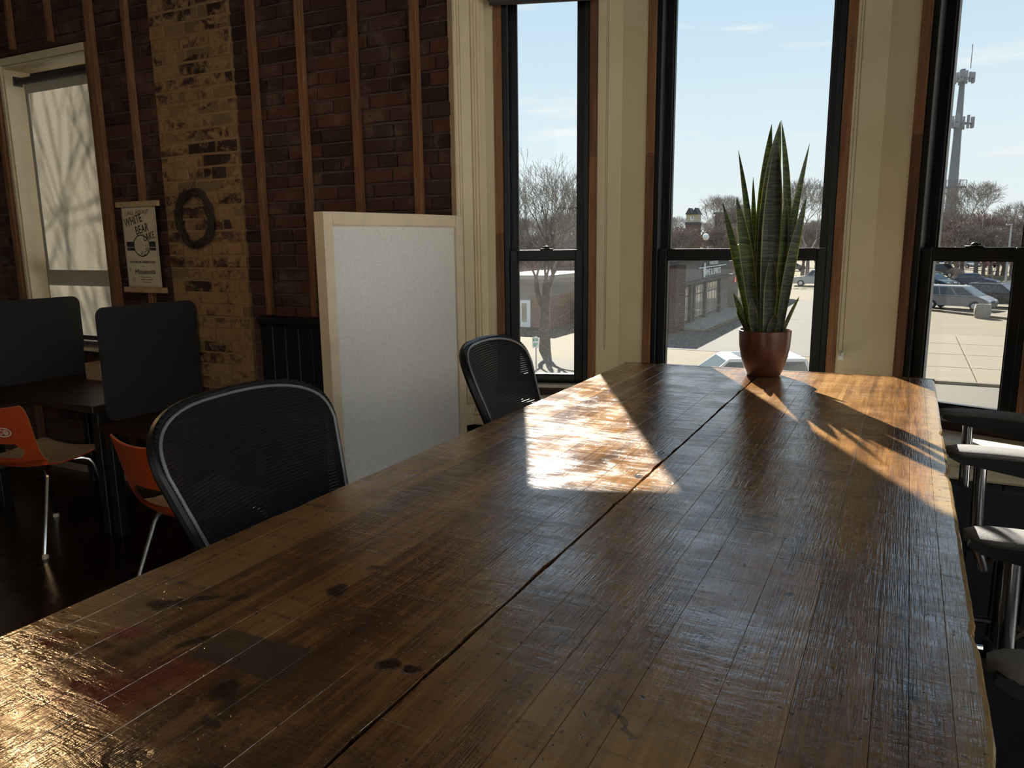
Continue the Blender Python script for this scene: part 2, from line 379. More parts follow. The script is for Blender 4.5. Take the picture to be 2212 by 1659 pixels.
def window(name, fr, t0, t1):
    O, e, n = fr; tm = (t0+t1)/2
    root = sroot(name, (O[0]+e[0]*tm, O[1]+e[1]*tm, ZF))
    for a, b in ((t0, t0+.0365), (t1-.0365, t1)):
        # lining board in two lengths with a butt joint
        zj = 1.72 + (.1 if a == t0 else -.23)
        for z0, z1 in ((ZS+.001, zj), (zj, ZH+.04)):
            G().fbox(fr, a+.001, b, -.006, .12, z0, z1, .002).build('lining_board', MATS['rawwood'], root)
    G().fbox(fr, t0+.0375, t1-.0375, -.006, .12, ZH, ZH+.039, .002).build('head_board', MATS['rawwood'], root)
    a, b = t0+.037, t1-.037
    g = G(); g.fbox(fr, a, a+.022, .004, .135, ZF-.02, ZH-.001, .002); g.fbox(fr, b-.022, b, .004, .135, ZF-.02, ZH-.001, .002)
    g.fbox(fr, a+.0225, b-.0225, .004, .135, ZH-.03, ZH-.001, .002); g.fbox(fr, a+.0225, b-.0225, .012, .135, ZF-.02, ZF, .002)
    g.fbox(fr, a+.0225, a+.03, .066, .073, 1.42, ZH-.03); g.fbox(fr, b-.03, b-.0225, .066, .073, 1.42, ZH-.03)
    g.build('frame', MATS['black_frame'], root)
    a += .0225; b -= .0225
    def sash(nm, o0, o1, z0, z1, bot, top, st):
        s = G(); s.fbox(fr, a, a+st, o0, o1, z0, z1, .003); s.fbox(fr, b-st, b, o0, o1, z0, z1, .003)
        s.fbox(fr, a+st, b-st, o0, o1, z0, z0+bot, .003); s.fbox(fr, a+st, b-st, o0, o1, z1-top, z1, .003)
        # glazing bead
        for q0, q1 in ((z0+bot, z0+bot+.006), (z1-top-.006, z1-top)): s.fbox(fr, a+st, b-st, o0+.008, o1-.004, q0, q1)
        s.fbox(fr, a+st, a+st+.005, o0+.008, o1-.004, z0+bot, z1-top); s.fbox(fr, b-st-.005, b-st, o0+.008, o1-.004, z0+bot, z1-top)
        so = s.build(nm, MATS['black_frame'], root)
        om = (o0+o1)/2+.004; g2 = G().fbox(fr, a+st-.002, b-st+.002, om, om+.004, z0+bot-.002, z1-top+.002)
        g2.build('pane', MATS['glass'], so)
    sash('lower_sash', .022, .062, ZF+.001, 1.414, .032, .044, .036)
    sash('upper_sash', .076, .112, 1.372, ZH-.031, .036, .032, .030)
    # sash lock on the meeting rail
    c = (O[0]+e[0]*tm+n[0]*.044, O[1]+e[1]*tm+n[1]*.044)
    lk = G(); lk.fbox(fr, tm-.030, tm+.030, .030, .058, 1.4141, 1.420, .002)
    lk.lathe([(.0, .0), (.014, .0), (.014, .004), (.010, .010), (.004, .0125), (0, .013)], 14, (c[0], c[1], 1.4201))
    lk.fbox(fr, tm-.004, tm+.022, .036, .05, 1.423, 1.4285, .002)
    lk.build('sash_lock', MATS['black_frame'], root, True)
    G().fbox(fr, t0-.02, t1+.02, -.022, .02, ZS, ZF-.001, .003).build('sill', MATS['grey_sill'], root)
    G().fbox(fr, t0-.02, t1+.02, -.004, .019, .744, ZS-.001, .002).build('apron_board', MATS['apron'], root)
    return root
window('window_1', FRL, .105, .562); window('window_2', FRC, .112, .922); window('window_3', FRR, .105, .562)

# --- fluted casings at the two ends of the bay opening
def casing(name, p, q, flip):
    P, Q = Vector((p[0], p[1])), Vector((q[0], q[1])); L = (Q-P).length; e = (Q-P)/L
    n = Vector((e.y, -e.x)); n = n if n.y < 0 else -n
    prof = [(0, -.03), (0, .018), (.006, .023), (.014, .023), (.018, .017), (.021, .021), (.027, .021), (.031, .015), (.034, .019), (.040, .019), (.043, .006),
            (.088, .006), (.090, .013), (.095, .016), (.1, .013), (.103, .018), (.108, .02), (.113, .017), (.116, .022), (.122, .024), (.128, .022), (.131, .012), (L, .010), (L, -.03)]
    pts = [P+e*a+n*b for a, b in prof]
    root = sroot(name, (p[0], p[1], .61))
    G().prism([(v.x, v.y, .712) for v in pts], [(v.x, v.y, CEIL-.001) for v in pts]).build('fluted_board', MATS['trim_cream'], root)
    b0 = [P+e*a+n*b for a, b in ((-.004, -.03), (-.004, .03), (L, .03), (L, -.03))]
    g = G().prism([(v.x, v.y, .612) for v in b0], [(v.x, v.y, .70) for v in b0])
    b1 = [P+e*a+n*b for a, b in ((-.008, -.03), (-.008, .036), (L, .036), (L, -.03))]
    g.prism([(v.x, v.y, .70) for v in b1], [(v.x, v.y, .711) for v in b1])
    g.build('plinth_block', MATS['trim_cream'], root)
casing('trim_1', (-1.812, 2.955), (-1.727, 3.087), False); casing('trim_2', (.536, 2.955), (.451, 3.087), True)

# --- window seat ledge of the bay
ZL = .744
sr = sroot('trim_3', (-.638, 3.0, .61))
def fp(fr, t, o): return (fr[0][0]+fr[1][0]*t+fr[2][0]*o, fr[0][1]+fr[1][1]*t+fr[2][1]*o)
poly = [(-1.80, 2.985), (.524, 2.985), fp(FRR, .60, .019), fp(FRR, 0, .019), fp(FRL, 0, .019), fp(FRL, .60, .019)]
G().prism([(x, y, ZL-.03) for x, y in poly], [(x, y, ZL-.0005) for x, y in poly]).build('seat_board', MATS['seat_cream'], sr)
prof = [(3.02, .612), (2.99, .612), (2.986, .62), (2.990, .632), (2.990, .655), (2.984, .662), (2.984, .668), (2.992, .675), (2.992, .70), (2.986, .7135), (3.02, .7135)]
G().prism([(-1.80, y, z) for y, z in prof], [(.524, y, z) for y, z in prof]).build('front_moulding', MATS['trim_cream'], sr)
# dark boards below the seat
wb = sroot('trim_4', (-.638, 3.0, 0))
x = -1.80
while x < .52:
    x1 = min(x+.0895, .524); G().cbox(x+.0008, x1-.0008, 3.0, 3.018, .0, .61, .004).build('board', MATS['wainscot'], wb); x += .0895
struct(G().box(-1.80, .524, 3.019, 3.08, 0, .71).build('wall_under_seat', MATS['mortar']))

# --- brick walls
BR_MESH = []
for i in range(8):
    g = G().cbox(-.1025, .1025, 0, .05, -.028, .028, .0045)
    rr = random.Random(i)
    g.v = [(v[0]+rr.uniform(-.003, .003), v[1]+rr.uniform(-.002, .002)*(v[1] < .03), v[2]+rr.uniform(-.0025, .0025)) for v in g.v]
    BR_MESH.append(g.mesh('brick'))
BR_WASH = [m.copy() for m in BR_MESH]
for m in BR_MESH: m.materials.append(MATS['brick'])
for m in BR_WASH: m.materials.append(MATS['brick_wash'])
def lay(parent, spans, z0, z1, y, meshes, seed):
    """spans(z) -> list of (x0, x1) to fill in that course"""
    rr = random.Random(seed); CH = .0665; k = math.ceil(z0/CH)
    cnt = 0
    while (k+1)*CH < z1:
        z = (k+.5)*CH; head = (k % 6 == 3); L = .1 if head else .2035
        for a, b in spans(z):
            x = a - (0 if k % 2 else L*.5 + .003) + rr.uniform(-.012, .012)
            while x < b-.012:
                l = L*(1 if rr.random() > .07 else .52); xa, xb = max(x, a), min(x+l, b)
                if xb-xa > .025:
                    o = bpy.data.objects.new('brick', rr.choice(meshes)); COL.objects.link(o); o.parent = parent; cnt += 1
                    o.location = ((xa+xb)/2-parent.location.x, y+rr.uniform(-.004, .004)-parent.location.y, z-parent.location.z)
                    o.scale = ((xb-xa)/.205, 1, 1); o.rotation_euler = (rr.uniform(-.01, .01), rr.uniform(-.006, .006), rr.uniform(-.012, .012))
                x += l+.0105
        k += 1
    return cnt
WX0, WX1, WZ0, WZ1 = -5.06, -4.245, .84, 2.55
VX0, VX1 = -6.35, -5.52
def wallboard(name, x0, x1, holes, mat, y0=WY+.012, y1=WY+.26):
    g = G(); x = x0
    for a, b, c, d in holes:
        g.box(x, a, y0, y1, 0, CEIL); g.box(a, b, y0, y1, 0, c); g.box(a, b, y0, y1, d, CEIL); x = b
    g.box(x, x1, y0, y1, 0, CEIL); return struct(g.build(name, mat))
wl = wallboard('wall_back_left', -8.6, -3.70, [(VX0, VX1, WZ0, WZ1), (WX0, WX1, WZ0, WZ1)], MATS['mortar'])
def sp1(z):
    if WZ0-.02 < z < WZ1+.05: return [(-5.36, WX0-.04), (WX1+.035, -3.703)]
    return [(-5.36, -3.703)]
n1 = lay(wl, sp1, .28, 3.02, WY, BR_MESH, 1)
wp = wallboard('wall_pilaster', -3.70, -3.115, [], MATS['mortar_wash'], WY-.0095, WY+.26)
n2 = lay(wp, lambda z: [(-3.697, -3.118)], .28, 3.0, WY-.012, BR_WASH, 2)
wr = wallboard('wall_back', -3.115, -1.80, [], MATS['mortar'])
n3 = lay(wr, lambda z: [(-3.112, -1.815)], 1.05, 2.86, WY, BR_MESH, 3)
wallboard('wall_back_right', .524, 2.5, [], MATS['mortar'])
print('bricks', n1, n2, n3)
for X, z0, par, wd in ((-5.125, .1, wl, .045), (-4.91, 2.63, wl, .03), (-4.535, 2.63, wl, .03), (-4.175, .1, wl, .05), (-3.872, .1, wl, .034), (-2.957, 1.09, wr, .037), (-2.647, 1.09, wr, .037), (-2.332, 1.09, wr, .037), (-1.995, 1.09, wr, .037)):
    G().cbox(X-wd/2, X+wd/2, WY-.034, WY-.004, z0, CEIL-.002, .002).build('furring_strip', MATS['batten'], par)
# lintel board over the left window
G().cbox(WX0-.06, WX1+.01, WY-.02, WY-.004, WZ1+.05, WZ1+.078, .002).build('lintel_board', MATS['apron'], wl)

# --- wainscot right of the pilaster, baseboard
wn_ = sroot('trim_5', (-2.43, WY-.03, 0))
G().prism([(-3.04, y, z) for y, z in ((WY-.002, 1.03), (WY-.026, 1.03), (WY-.030, 1.045), (WY-.044, 1.05), (WY-.046, 1.07), (WY-.034, 1.08), (WY-.002, 1.085))],
          [(-1.82, y, z) for y, z in ((WY-.002, 1.03), (WY-.026, 1.03), (WY-.030, 1.045), (WY-.044, 1.05), (WY-.046, 1.07), (WY-.034, 1.08), (WY-.002, 1.085))]).build('cap_rail', MATS['wainscot'], wn_)
x = -3.04
while x < -1.83:
    G().cbox(x+.0008, min(x+.0895, -1.82)-.0008, WY-.022, WY-.004, 0, 1.03, .004).build('board', MATS['wainscot'], wn_); x += .0895
plain('pale_base', (.33, .24, .14), .6)
struct(G().cbox(-5.9, -3.05, WY-.024, WY-.016, .0, .05, .002).build('baseboard_back', MATS['pale_base']))

# --- windows in the brick wall, to the left
def brick_window(name, x0, x1, shade):
    root = sroot(name, ((x0+x1)/2, WY+.1, WZ0))
    for nm, b in (('jamb', (x0, x0+.014, WY-.012, WY+.2, WZ0, WZ1)), ('jamb', (x1-.014, x1, WY-.012, WY+.2, WZ0, WZ1)), ('head_jamb', (x0+.0145, x1-.0145, WY-.012, WY+.2, WZ1-.014, WZ1)), ('sill', (x0-.03, x1+.03, WY-.05, WY+.2, WZ0-.024, WZ0))):
        G().cbox(*b, .002).build(nm, MATS['trim_cream'], root)
    for a, b in ((x0-.028, x0-.0005), (x1+.0005, x1+.03)):
        G().cbox(a, b, WY-.022, WY-.006, WZ0, WZ1+.045, .003).build('casing', MATS['rawwood'] if a > -4.3 else MATS['trim_cream'], root)
    G().cbox(x0, x1, WY-.022, WY-.006, WZ1+.001, WZ1+.045, .003).build('casing', MATS['trim_cream'], root)
    zm = 1.31
    for nm, z0, z1, y0 in (('lower_sash', WZ0+.002, zm+.04, WY+.1), ('upper_sash', zm, WZ1-.016, WY+.145)):
        a, b = x0+.016, x1-.016; s = G()
        s.cbox(a, a+.05, y0, y0+.04, z0, z1, .003); s.cbox(b-.05, b, y0, y0+.04, z0, z1, .003)
        s.cbox(a+.05, b-.05, y0, y0+.04, z0, z0+.07, .003); s.cbox(a+.05, b-.05, y0, y0+.04, z1-.045, z1, .003)
        so = s.build(nm, MATS['black_frame'], root)
        G().box(a+.048, b-.048, y0+.018, y0+.022, z0+.068, z1-.043).build('pane', MATS['glass_clean'], so)
    return root
brick_window('window_4', WX0, WX1, True); brick_window('window_5', VX0, VX1, False)
# ------------------------------------------------------------------ work table
TZ = 1.0
def mk_table():
    m = Mat('worn_varnished_planks'); p = m.pos(); r = m.rnd()
    g1 = m.noise(m.map(p, (42, 2.2, 1)), 1, 6, .62, .5)
    g2 = m.noise(m.map(p, (190, 9, 1)), 1, 4, .6)
    cl = m.noise(p, 2.6, 5, .6, .6); cl2 = m.noise(p, 7.5, 5, .62, .4); fine = m.noise(p, 150, 3, .6)
    k = m.math('ADD', m.math('ADD', m.math('MULTIPLY', g1, .42), m.math('MULTIPLY', g2, .2)), m.math('ADD', m.math('MULTIPLY', cl, .38), m.math('MULTIPLY', m.math('SUBTRACT', r, .45), .16)))
    c = m.ramp(k, [(.34, (.045, .02, .011)), (.44, (.135, .062, .024)), (.52, (.235, .114, .040)), (.64, (.34, .192, .075))])
    sep = m.n('ShaderNodeSeparateXYZ', {0: p}); X, Y = sep.outputs[0], sep.outputs[1]
    # bare pale wood along the rubbed right edge and in patches
    edge = m.step(m.math('ADD', X, m.math('MULTIPLY', m.math('SUBTRACT', cl2, .5), .06)), .058, .078)
    c = m.mix(m.math('MULTIPLY', edge, .75), c, (.30, .20, .09))
    worn = m.step(m.math('ADD', cl2, m.math('MULTIPLY', fine, .3)), .72, .84)
    c = m.mix(m.math('MULTIPLY', worn, .45), c, (.38, .20, .075))
    grime = m.step(m.math('ADD', cl, m.math('MULTIPLY', cl2, .6)), .86, 1.0)
    c = m.mix(m.math('MULTIPLY', grime, .55), c, (.055, .036, .026))
    dist = m.n('ShaderNodeTexNoise', {'Vector': p, 'Scale': 38., 'Detail': 4.})
    dv = m.n('ShaderNodeVectorMath', {0: dist.outputs['Color'], 1: (.5, .5, .5)}, operation='SUBTRACT').outputs[0]
    hole = None
    def stain(x, y, rx, ry, ang, col, amt=1., wob=.5, soft=.35):
        nonlocal c
        q = m.n('ShaderNodeVectorMath', {0: dv, 1: (wob*rx*2, wob*rx*2, 0)}, operation='MULTIPLY').outputs[0]
        q = m.n('ShaderNodeVectorMath', {0: p, 1: q}, operation='ADD').outputs[0]
        q = m.n('ShaderNodeMapping', {'Vector': q, 'Location': (x, y, TZ), 'Rotation': (0, 0, math.radians(ang)), 'Scale': (rx, ry, 1.)}, vector_type='TEXTURE').outputs[0]
        sx = m.n('ShaderNodeSeparateXYZ', {0: q})
        d = m.math('SQRT', m.math('ADD', m.math('MULTIPLY', sx.outputs[0], sx.outputs[0]), m.math('MULTIPLY', sx.outputs[1], sx.outputs[1])))
        f = m.step(d, 1-soft, 1+soft*.4, amt, 0)
        c = m.mix(f, c, col); return f
    RED = (.20, .018, .014); BLK = (.006, .005, .005); GRY = (.055, .045, .038)
    stain(-.70, .43, .10, .045, 32, (.19, .022, .014), .85, .55, .8); stain(-.67, .50, .05, .03, 40, (.18, .02, .014), .8, .6, .8)
    stain(-.789, .523, .028, .016, 38, RED, .95, .5, .6); stain(-.856, .47, .03, .014, 30, RED, .8, .5, .8)
    # grey four-cornered stain
    q = m.n('ShaderNodeMapping', {'Vector': m.n('ShaderNodeVectorMath', {0: p, 1: m.n('ShaderNodeVectorMath', {0: dv, 1: (.012, .012, 0)}, operation='MULTIPLY').outputs[0]}, operation='ADD').outputs[0],
                                  'Location': (-.622, .555, TZ), 'Rotation': (0, 0, math.radians(4)), 'Scale': (.068, .034, 1)}, vector_type='TEXTURE').outputs[0]
    sx = m.n('ShaderNodeSeparateXYZ', {0: q})
    d = m.math('MAXIMUM', m.math('ABSOLUTE', sx.outputs[0]), m.math('ABSOLUTE', sx.outputs[1]))
    c = m.mix(m.step(d, .9, 1.02, .8, 0), c, GRY)
    pits = []
    for a in ((-.638, .72, .015, .021, 20, .95), (-.818, .594, .02, .013, 30, .85), (-.80, .60, .03, .012, 60, .6), (-.78, .631, .017, .009, 40, .85), (-.742, .649, .014, .008, 40, .8), (-.593, .491, .017, .02, 10, .9), (-.47, .606, .015, .012, 30, .97), (-.442, .609, .013, .010, 20, .97),
              (-.702, .546, .008, .024, -30, .8), (-.561, .448, .012, .006, 0, .8), (-.583, .384, .012, .009, 30, .9), (-.589, .371, .02, .012, 0, .8), (-.50, .40, .03, .009, 20, .7),
              (-.446, 1.547, .009, .013, 0, 1.), (-.434, 1.364, .009, .013, 10, 1.), (-.357, 1.205, .008, .006, 10, .9), (-.104, .971, .006, .006, 0, 1.), (.025, .966, .006, .006, 0, 1.), (-.021, 1.093, .006, .006, 0, 1.), (-.01, 1.1, .006, .005, 0, 1.), (.045, 1.255, .011, .005, 0, .95),
              (-.64, .80, .012, .007, 40, .7), (-.55, .905, .014, .006, 20, .6), (-.79, .70, .01, .006, 30, .6), (-.212, .625, .030, .0035, -38, .8), (-.05, 1.03, .003, .05, -22, .7), (-.075, 1.13, .004, .02, 0, .8), (.035, .80, .008, .022, 14, .9), (.09, 1.36, .012, .003, -10, .9), (.092, 1.62, .012, .003, -12, .9), (.092, 1.83, .012, .003, -8, .9), (.085, 1.12, .016, .003, -12, .9)):
        pits.append(stain(*a[:5], BLK, a[5], .5, .3))
    stain(-.365, 1.714, .05, .05, 0, (.10, .075, .06), .35, .05, .06)
    specks = m.step(m.noise(p, 95, 2, .5), .675, .70)
    c = m.mix(m.math('MULTIPLY', specks, .85), c, (.012, .008, .006))
    # knife scratches in several directions: thin iso-lines of very stretched noise
    sc = None; scr = []
    for ang, den, th in ((62, 150, .73), (100, 170, .735), (84, 120, .725)):
        s1 = m.step(m.noise(m.map(p, (3.2, den, 1), (0, 0, math.radians(90-ang))), 1, 3, .55), th, th+.02); scr.append(s1)
        sc = s1 if sc is None else m.math('MAXIMUM', sc, s1)
    c = m.mix(m.math('MULTIPLY', sc, .7), c, (.02, .012, .008))
    light = m.step(m.noise(m.map(p, (4, 160, 1), (0, 0, .55)), 1, 2), .76, .78)
    c = m.mix(m.math('MULTIPLY', light, .35), c, (.5, .36, .2))
    brush = m.noise(m.map(p, (9, 60, 1), (0, 0, .12)), 1, 5, .65, .8)       # cross-grain varnish strokes
    smear = m.step(m.noise(m.map(p, (5, 38, 1), (0, 0, .2)), 1, 5, .7, 1.2), .56, .68)
    c = m.mix(m.math('MULTIPLY', smear, .5), c, (.05, .034, .026))
    rough = m.math('ADD', m.step(cl2, .35, .68, .16, .32), m.math('MULTIPLY', m.step(brush, .4, .62), .10))
    m.set(color=c, rough=rough, spec=.0, coat=m.step(m.math('ADD', m.math('MULTIPLY', cl2, .5), m.math('MULTIPLY', brush, .5)), .45, .60, 1., .62), coatr=m.step(m.math('ADD', m.math('MULTIPLY', cl2, .6), m.math('MULTIPLY', brush, .4)), .42, .56, .07, .20)); m.b.inputs['Coat IOR'].default_value = 2.8
    hair = m.noise(m.map(p, (520, 14, 1)), 1, 2, .5)
    h = m.math('ADD', m.math('ADD', m.math('MULTIPLY', brush, .75), m.math('MULTIPLY', hair, .42)), m.math('ADD', m.math('MULTIPLY', g2, .4), m.math('ADD', m.math('MULTIPLY', cl2, 1.2), m.math('MULTIPLY', fine, .28))))
    dark = sc
    for q in pits[:14]: dark = m.math('MAXIMUM', dark, q)
    h = m.math('SUBTRACT', h, m.math('MULTIPLY', m.math('MAXIMUM', dark, specks), .8))
    nb = m.bump(h, .22, .0035); m.t.links.new(nb, m.b.inputs['Coat Normal']); return m.m
MATS['table'] = mk_table()
MATS['table_leg'] = mk_wood('dark_table_legs', [(.3, (.02, .01, .006)), (.7, (.07, .03, .015))])
tb = thing('work_table', 'long battered plank work table with scarred varnish, centre of the room', 'table', (-.41, 1.43, 0))
XB = [-.9225, -.872, -.80, -.735, -.69, -.633, -.565, -.50, -.4205, -.36, -.30, -.26, -.215, -.137, -.07, .001, .033, .071, .104]
rt = random.Random(11)
def far_y(x): return lerp(2.725, 2.785, (x+.9225)/1.0265)
for i in range(len(XB)-1):
    x0, x1 = XB[i], XB[i+1]
    cuts = [.10] + sorted(rt.uniform(.5, 2.4) for _ in range(rt.choice((0, 1, 1, 2)))) + [None]
    gl, gr = (.00012, .00012)
    if abs(x1+.4205) < 1e-6: gr = .0028
    if abs(x0+.4205) < 1e-6: gl = .0008
    for j in range(len(cuts)-1):
        ya = cuts[j]+.0004
        yb = (far_y((x0+x1)/2) - .031) if cuts[j+1] is None else cuts[j+1]-.0004
        dz = rt.uniform(-.0002, .0002); n = max(4, int((yb-ya)/.035)); rows = []
        lo, hi = i == 0, i == len(XB)-2
        for q in range(n+1):
            y = lerp(ya, yb, q/n)
            j0 = rt.uniform(-.0018, .0018) if lo else (rt.uniform(0, .00015) if gl < .0008 else rt.uniform(0, .002))
            j1 = (rt.uniform(-.0005, .0005) - (.004 if rt.random() < .03 else 0)) if hi else (rt.uniform(0, .00015) if gr < .0008 else rt.uniform(0, .004)*(rt.random() < .5))
            a, b = x0+gl+j0*(1 if lo else 1), x1-gr-(0 if hi else j1)+(j1 if hi else 0)
            bl, br = (.006 if lo else .0004), (.007 if hi else .0004); zt = TZ+dz
            rows.append([(a, y, TZ-.055), (a, y, zt-bl), (a+bl*.35, y, zt-bl*.3), (a+bl, y, zt), (b-br, y, zt), (b-br*.35, y, zt-br*.3), (b, y, zt-br), (b, y, TZ-.055)])
        g = G().grid(rows, closed=True); m_ = len(rows); g.f += [tuple(range(7, -1, -1)), tuple((m_-1)*8+k for k in range(8))]
        g.build('plank', MATS['table'], tb)
# end cleat across the far end
rows = []
for q in range(31):
    x = lerp(-.9225, .104, q/30); y1 = far_y(x) - (.012 if q in (0, 30) else (.003 if q in (1, 29) else 0)) + rt.uniform(-.002, .001); y0 = far_y(x)-.0302
    rows.append([(x, y0, TZ-.055), (x, y0, TZ-.001), (x, y0+.001, TZ+.0004), (x, y1-.005, TZ+.0004), (x, y1-.0015, TZ-.002), (x, y1, TZ-.006), (x, y1, TZ-.055)])
g = G().grid(rows, closed=True); g.f += [tuple(range(6, -1, -1)), tuple(30*7+k for k in range(7))]
g.build('end_cleat', MATS['table'], tb)
for y in (.34, 2.42):
    for x in (-.80, -.02):
        G().cbox(x-.045, x+.045, y-.045, y+.045, .0, .9445, .006).build('leg', MATS['table_leg'], tb)
    G().cbox(-.754, -.066, y-.025, y+.025, .84, .9445, .004).build('crossbeam', MATS['table_leg'], tb)
G().cbox(-.44, -.38, .366, 2.394, .20, .29, .004).build('stretcher', MATS['table_leg'], tb)
for y in (.34, 2.42): G().cbox(-.754, -.066, y-.025, y+.025, .20, .29, .004).build('crossbeam', MATS['table_leg'], tb)

# ------------------------------------------------------------------ snake plant
def mk_leaf():
    m = Mat('snake_plant_leaf'); o = m.obj()
    uv = m.n('ShaderNodeUVMap').outputs[0]; s = m.n('ShaderNodeSeparateXYZ', {0: uv}); u, v = s.outputs[0], s.outputs[1]
    band = m.noise(m.map(uv, (.7, 120, 1)), 1, 3, .6, .5); r = m.rnd()
    c = m.ramp(band, [(.38, (.010, .014, .008)), (.5, (.028, .038, .02)), (.62, (.06, .07, .042))])
    e = m.step(m.math('ABSOLUTE', m.math('SUBTRACT', u, .5)), .42, .47)
    c = m.mix(e, c, (.24, .24, .07))
    d = m.n('ShaderNodeBsdfTranslucent', {'Color': m.mix(e, m.ramp(band, [(.38, (.04, .09, .006)), (.62, (.32, .40, .03))]), (.6, .6, .05))})
    m.set(color=c, rough=.42, spec=.4)
    mixs = m.n('ShaderNodeMixShader', {0: .20, 1: m.b.outputs[0], 2: d.outputs[0]}); m.t.links.new(mixs.outputs[0], m.out.inputs[0]); return m.m
MATS['leaf'] = mk_leaf()
m = Mat('brown_glazed_pot'); o_ = m.obj(); m.set(color=m.ramp(m.noise(o_, 14, 4), [(.3, (.055, .018, .010)), (.7, (.10, .032, .016))]), rough=.32, spec=.5); MATS['pot'] = m.m
plain('soil', (.05, .035, .02), .95, bump=.8, scale=60)
PX, PY = -.408, 2.627
pl = thing('potted_snake_plant', 'tall snake plant in a brown pot at the far end of the work table', 'plant', (PX, PY, TZ+.0006))
G().lathe([(.0, 0), (.050, 0), (.056, .004), (.066, .03), (.0755, .065), (.0815, .10), (.0835, .135), (.084, .152), (.0815, .1535), (.079, .150), (.078, .132), (.0, .131)], 40, (PX, PY, TZ+.0006)).build('pot', MATS['pot'], pl, True)
g = G(); rs = random.Random(4); rows = []
for i in range(6):
    rr_ = .077*i/5+.0005
    rows.append([(PX+rr_*math.cos(a), PY+rr_*math.sin(a), TZ+.1335+rs.uniform(0, .006)*(i < 5)) for a in [2*math.pi*k/20 for k in range(20)]])
g.grid(rows, closed=True).build('soil', MATS['soil'], pl)
PU = .001565
def leaf(tip, dy, bx, by, wpx, bow=0., yaw=0., twist=0., bowy=0.):
    T = on_y(tip[0], tip[1], PY+dy); B = Vector((PX+bx, PY+by, TZ+.132)); W = wpx*PU*.5
    mid = (B+T)/2 + Vector((bow, bowy, 0)); N = 22; rows = []; uvs = []
    for i in range(N+1):
        s = i/N; c = B*(1-s)**2+mid*2*s*(1-s)+T*s*s
        prof = (.58+.42*math.sin(min(1, s/.55)*math.pi/2))*(1-max(0, (s-.5)/.5)**2.3)**.9 if s < 1 else .0
        wv = W*max(prof, .02); a = yaw+twist*s + .18*math.sin(5*s+bx*90)
        ax = Vector((math.cos(a), math.sin(a), 0)); nn = Vector((math.sin(a), -math.cos(a), 0))
        rows.append([c+ax*wv*t-nn*wv*.32*(1-t*t)+nn*.0012*h for t, h in ((-1, 0), (-.5, 1), (0, 1), (.5, 1), (1, 0), (.5, -1), (0, -1), (-.5, -1))])
        uvs.append(s)
    g = G().grid(rows, closed=True)
    g.v = [(v[0]-PX, v[1]-PY, v[2]-TZ-.0006) for v in g.v]
    me = g.mesh('leaf', True); uvl = me.uv_layers.new(name='UVMap'); TT = (0, .25, .5, .75, 1, .75, .5, .25)
    Lm = (T-B).length/.75
    for lp in me.loops: uvl.data[lp.index].uv = (TT[lp.vertex_index % 8], (lp.vertex_index//8)/N*Lm)
    return link(me, 'leaf', MATS['leaf'], pl)
for a in (((1686, 261), .0, -.004, .0, 40, -.03, .25, .3), ((1667, 268), .03, -.010, .02, 30, -.028, -.2, .2), ((1688, 259), .02, .03, .01, 17, .055, .5, -.4), ((1749, 310), .01, .042, .0, 16, -.025, -.3, .7), ((1595, 324), .02, -.03, .015, 15, .022, .3, -.6), ((1627, 382), .03, -.022, .03, 14, -.008, .2, .3),
          ((1560, 434), .0, -.045, .0, 19, .014, .35, .2), ((1591, 425), -.03, -.026, -.03, 28, .014, -.1, .25), ((1743, 423), -.02, .046, -.015, 22, -.014, .15, .3), ((1667, 548), -.045, .012, -.05, 27, .010, .05, .2), ((1679, 300), -.02, .006, -.03, 38, .0, .1, .15),
          ((1584, 632), .0, -.055, .0, 15, .006, .2, .1), ((1591, 671), -.02, -.048, -.02, 12, .004, -.2, .1), ((1623, 642), -.05, -.022, -.055, 18, 0, .0, .1), ((1676, 678), -.055, .022, -.06, 18, 0, .0, .1), ((1727, 640), -.01, .052, -.01, 11, -.006, .6, .1),
          ((1640, 520), .0, -.022, .0, 22, .008, .9, .3), ((1698, 480), .03, .03, .03, 20, .0, -.7, .2), ((1712, 580), .0, .04, .01, 16, .0, .7, .1), ((1608, 570), .02, -.04, .02, 16, .008, -.7, .2), ((1652, 340), .035, .0, .035, 26, -.010, -.5, .3), ((1698, 420), -.01, .028, -.01, 22, .012, -.15, .2)):
    leaf(*a)

# ------------------------------------------------------------------ mesh-back drafting chairs
plain('chair_plastic', (.008, .008, .009), .4, spec=.35); plain('chair_rim', (.16, .165, .18), .3); plain('mesh_fabric', (.006, .0065, .009), .75, spec=.22)
plain('seat_fabric', (.013, .014, .018), .9, bump=.4, scale=120); plain('arm_pad', (.16, .15, .14), .75, bump=.6, scale=220); plain('chrome', (.6, .6, .62), .18, 1.); plain('caster', (.02, .02, .02), .5)
BW, BW2, BC, BP, BCUR, BPH, BXT, BZT = .245, .157, .104, 3.05, .053, .39, -.43, 1.18
def hw(v): return BW*(1-max(0, 1-v/BC)**BP)**(1/BP) if v < BC else BW+(BW2-BW)*(v-BC)/(.5-BC)
def bk(wd, v, off=0.):
    return Vector((BXT+v*math.sin(BPH)+BCUR*(wd/.25)**2+off*math.cos(BPH), wd, BZT-v*math.cos(BPH)+off*math.sin(BPH)))
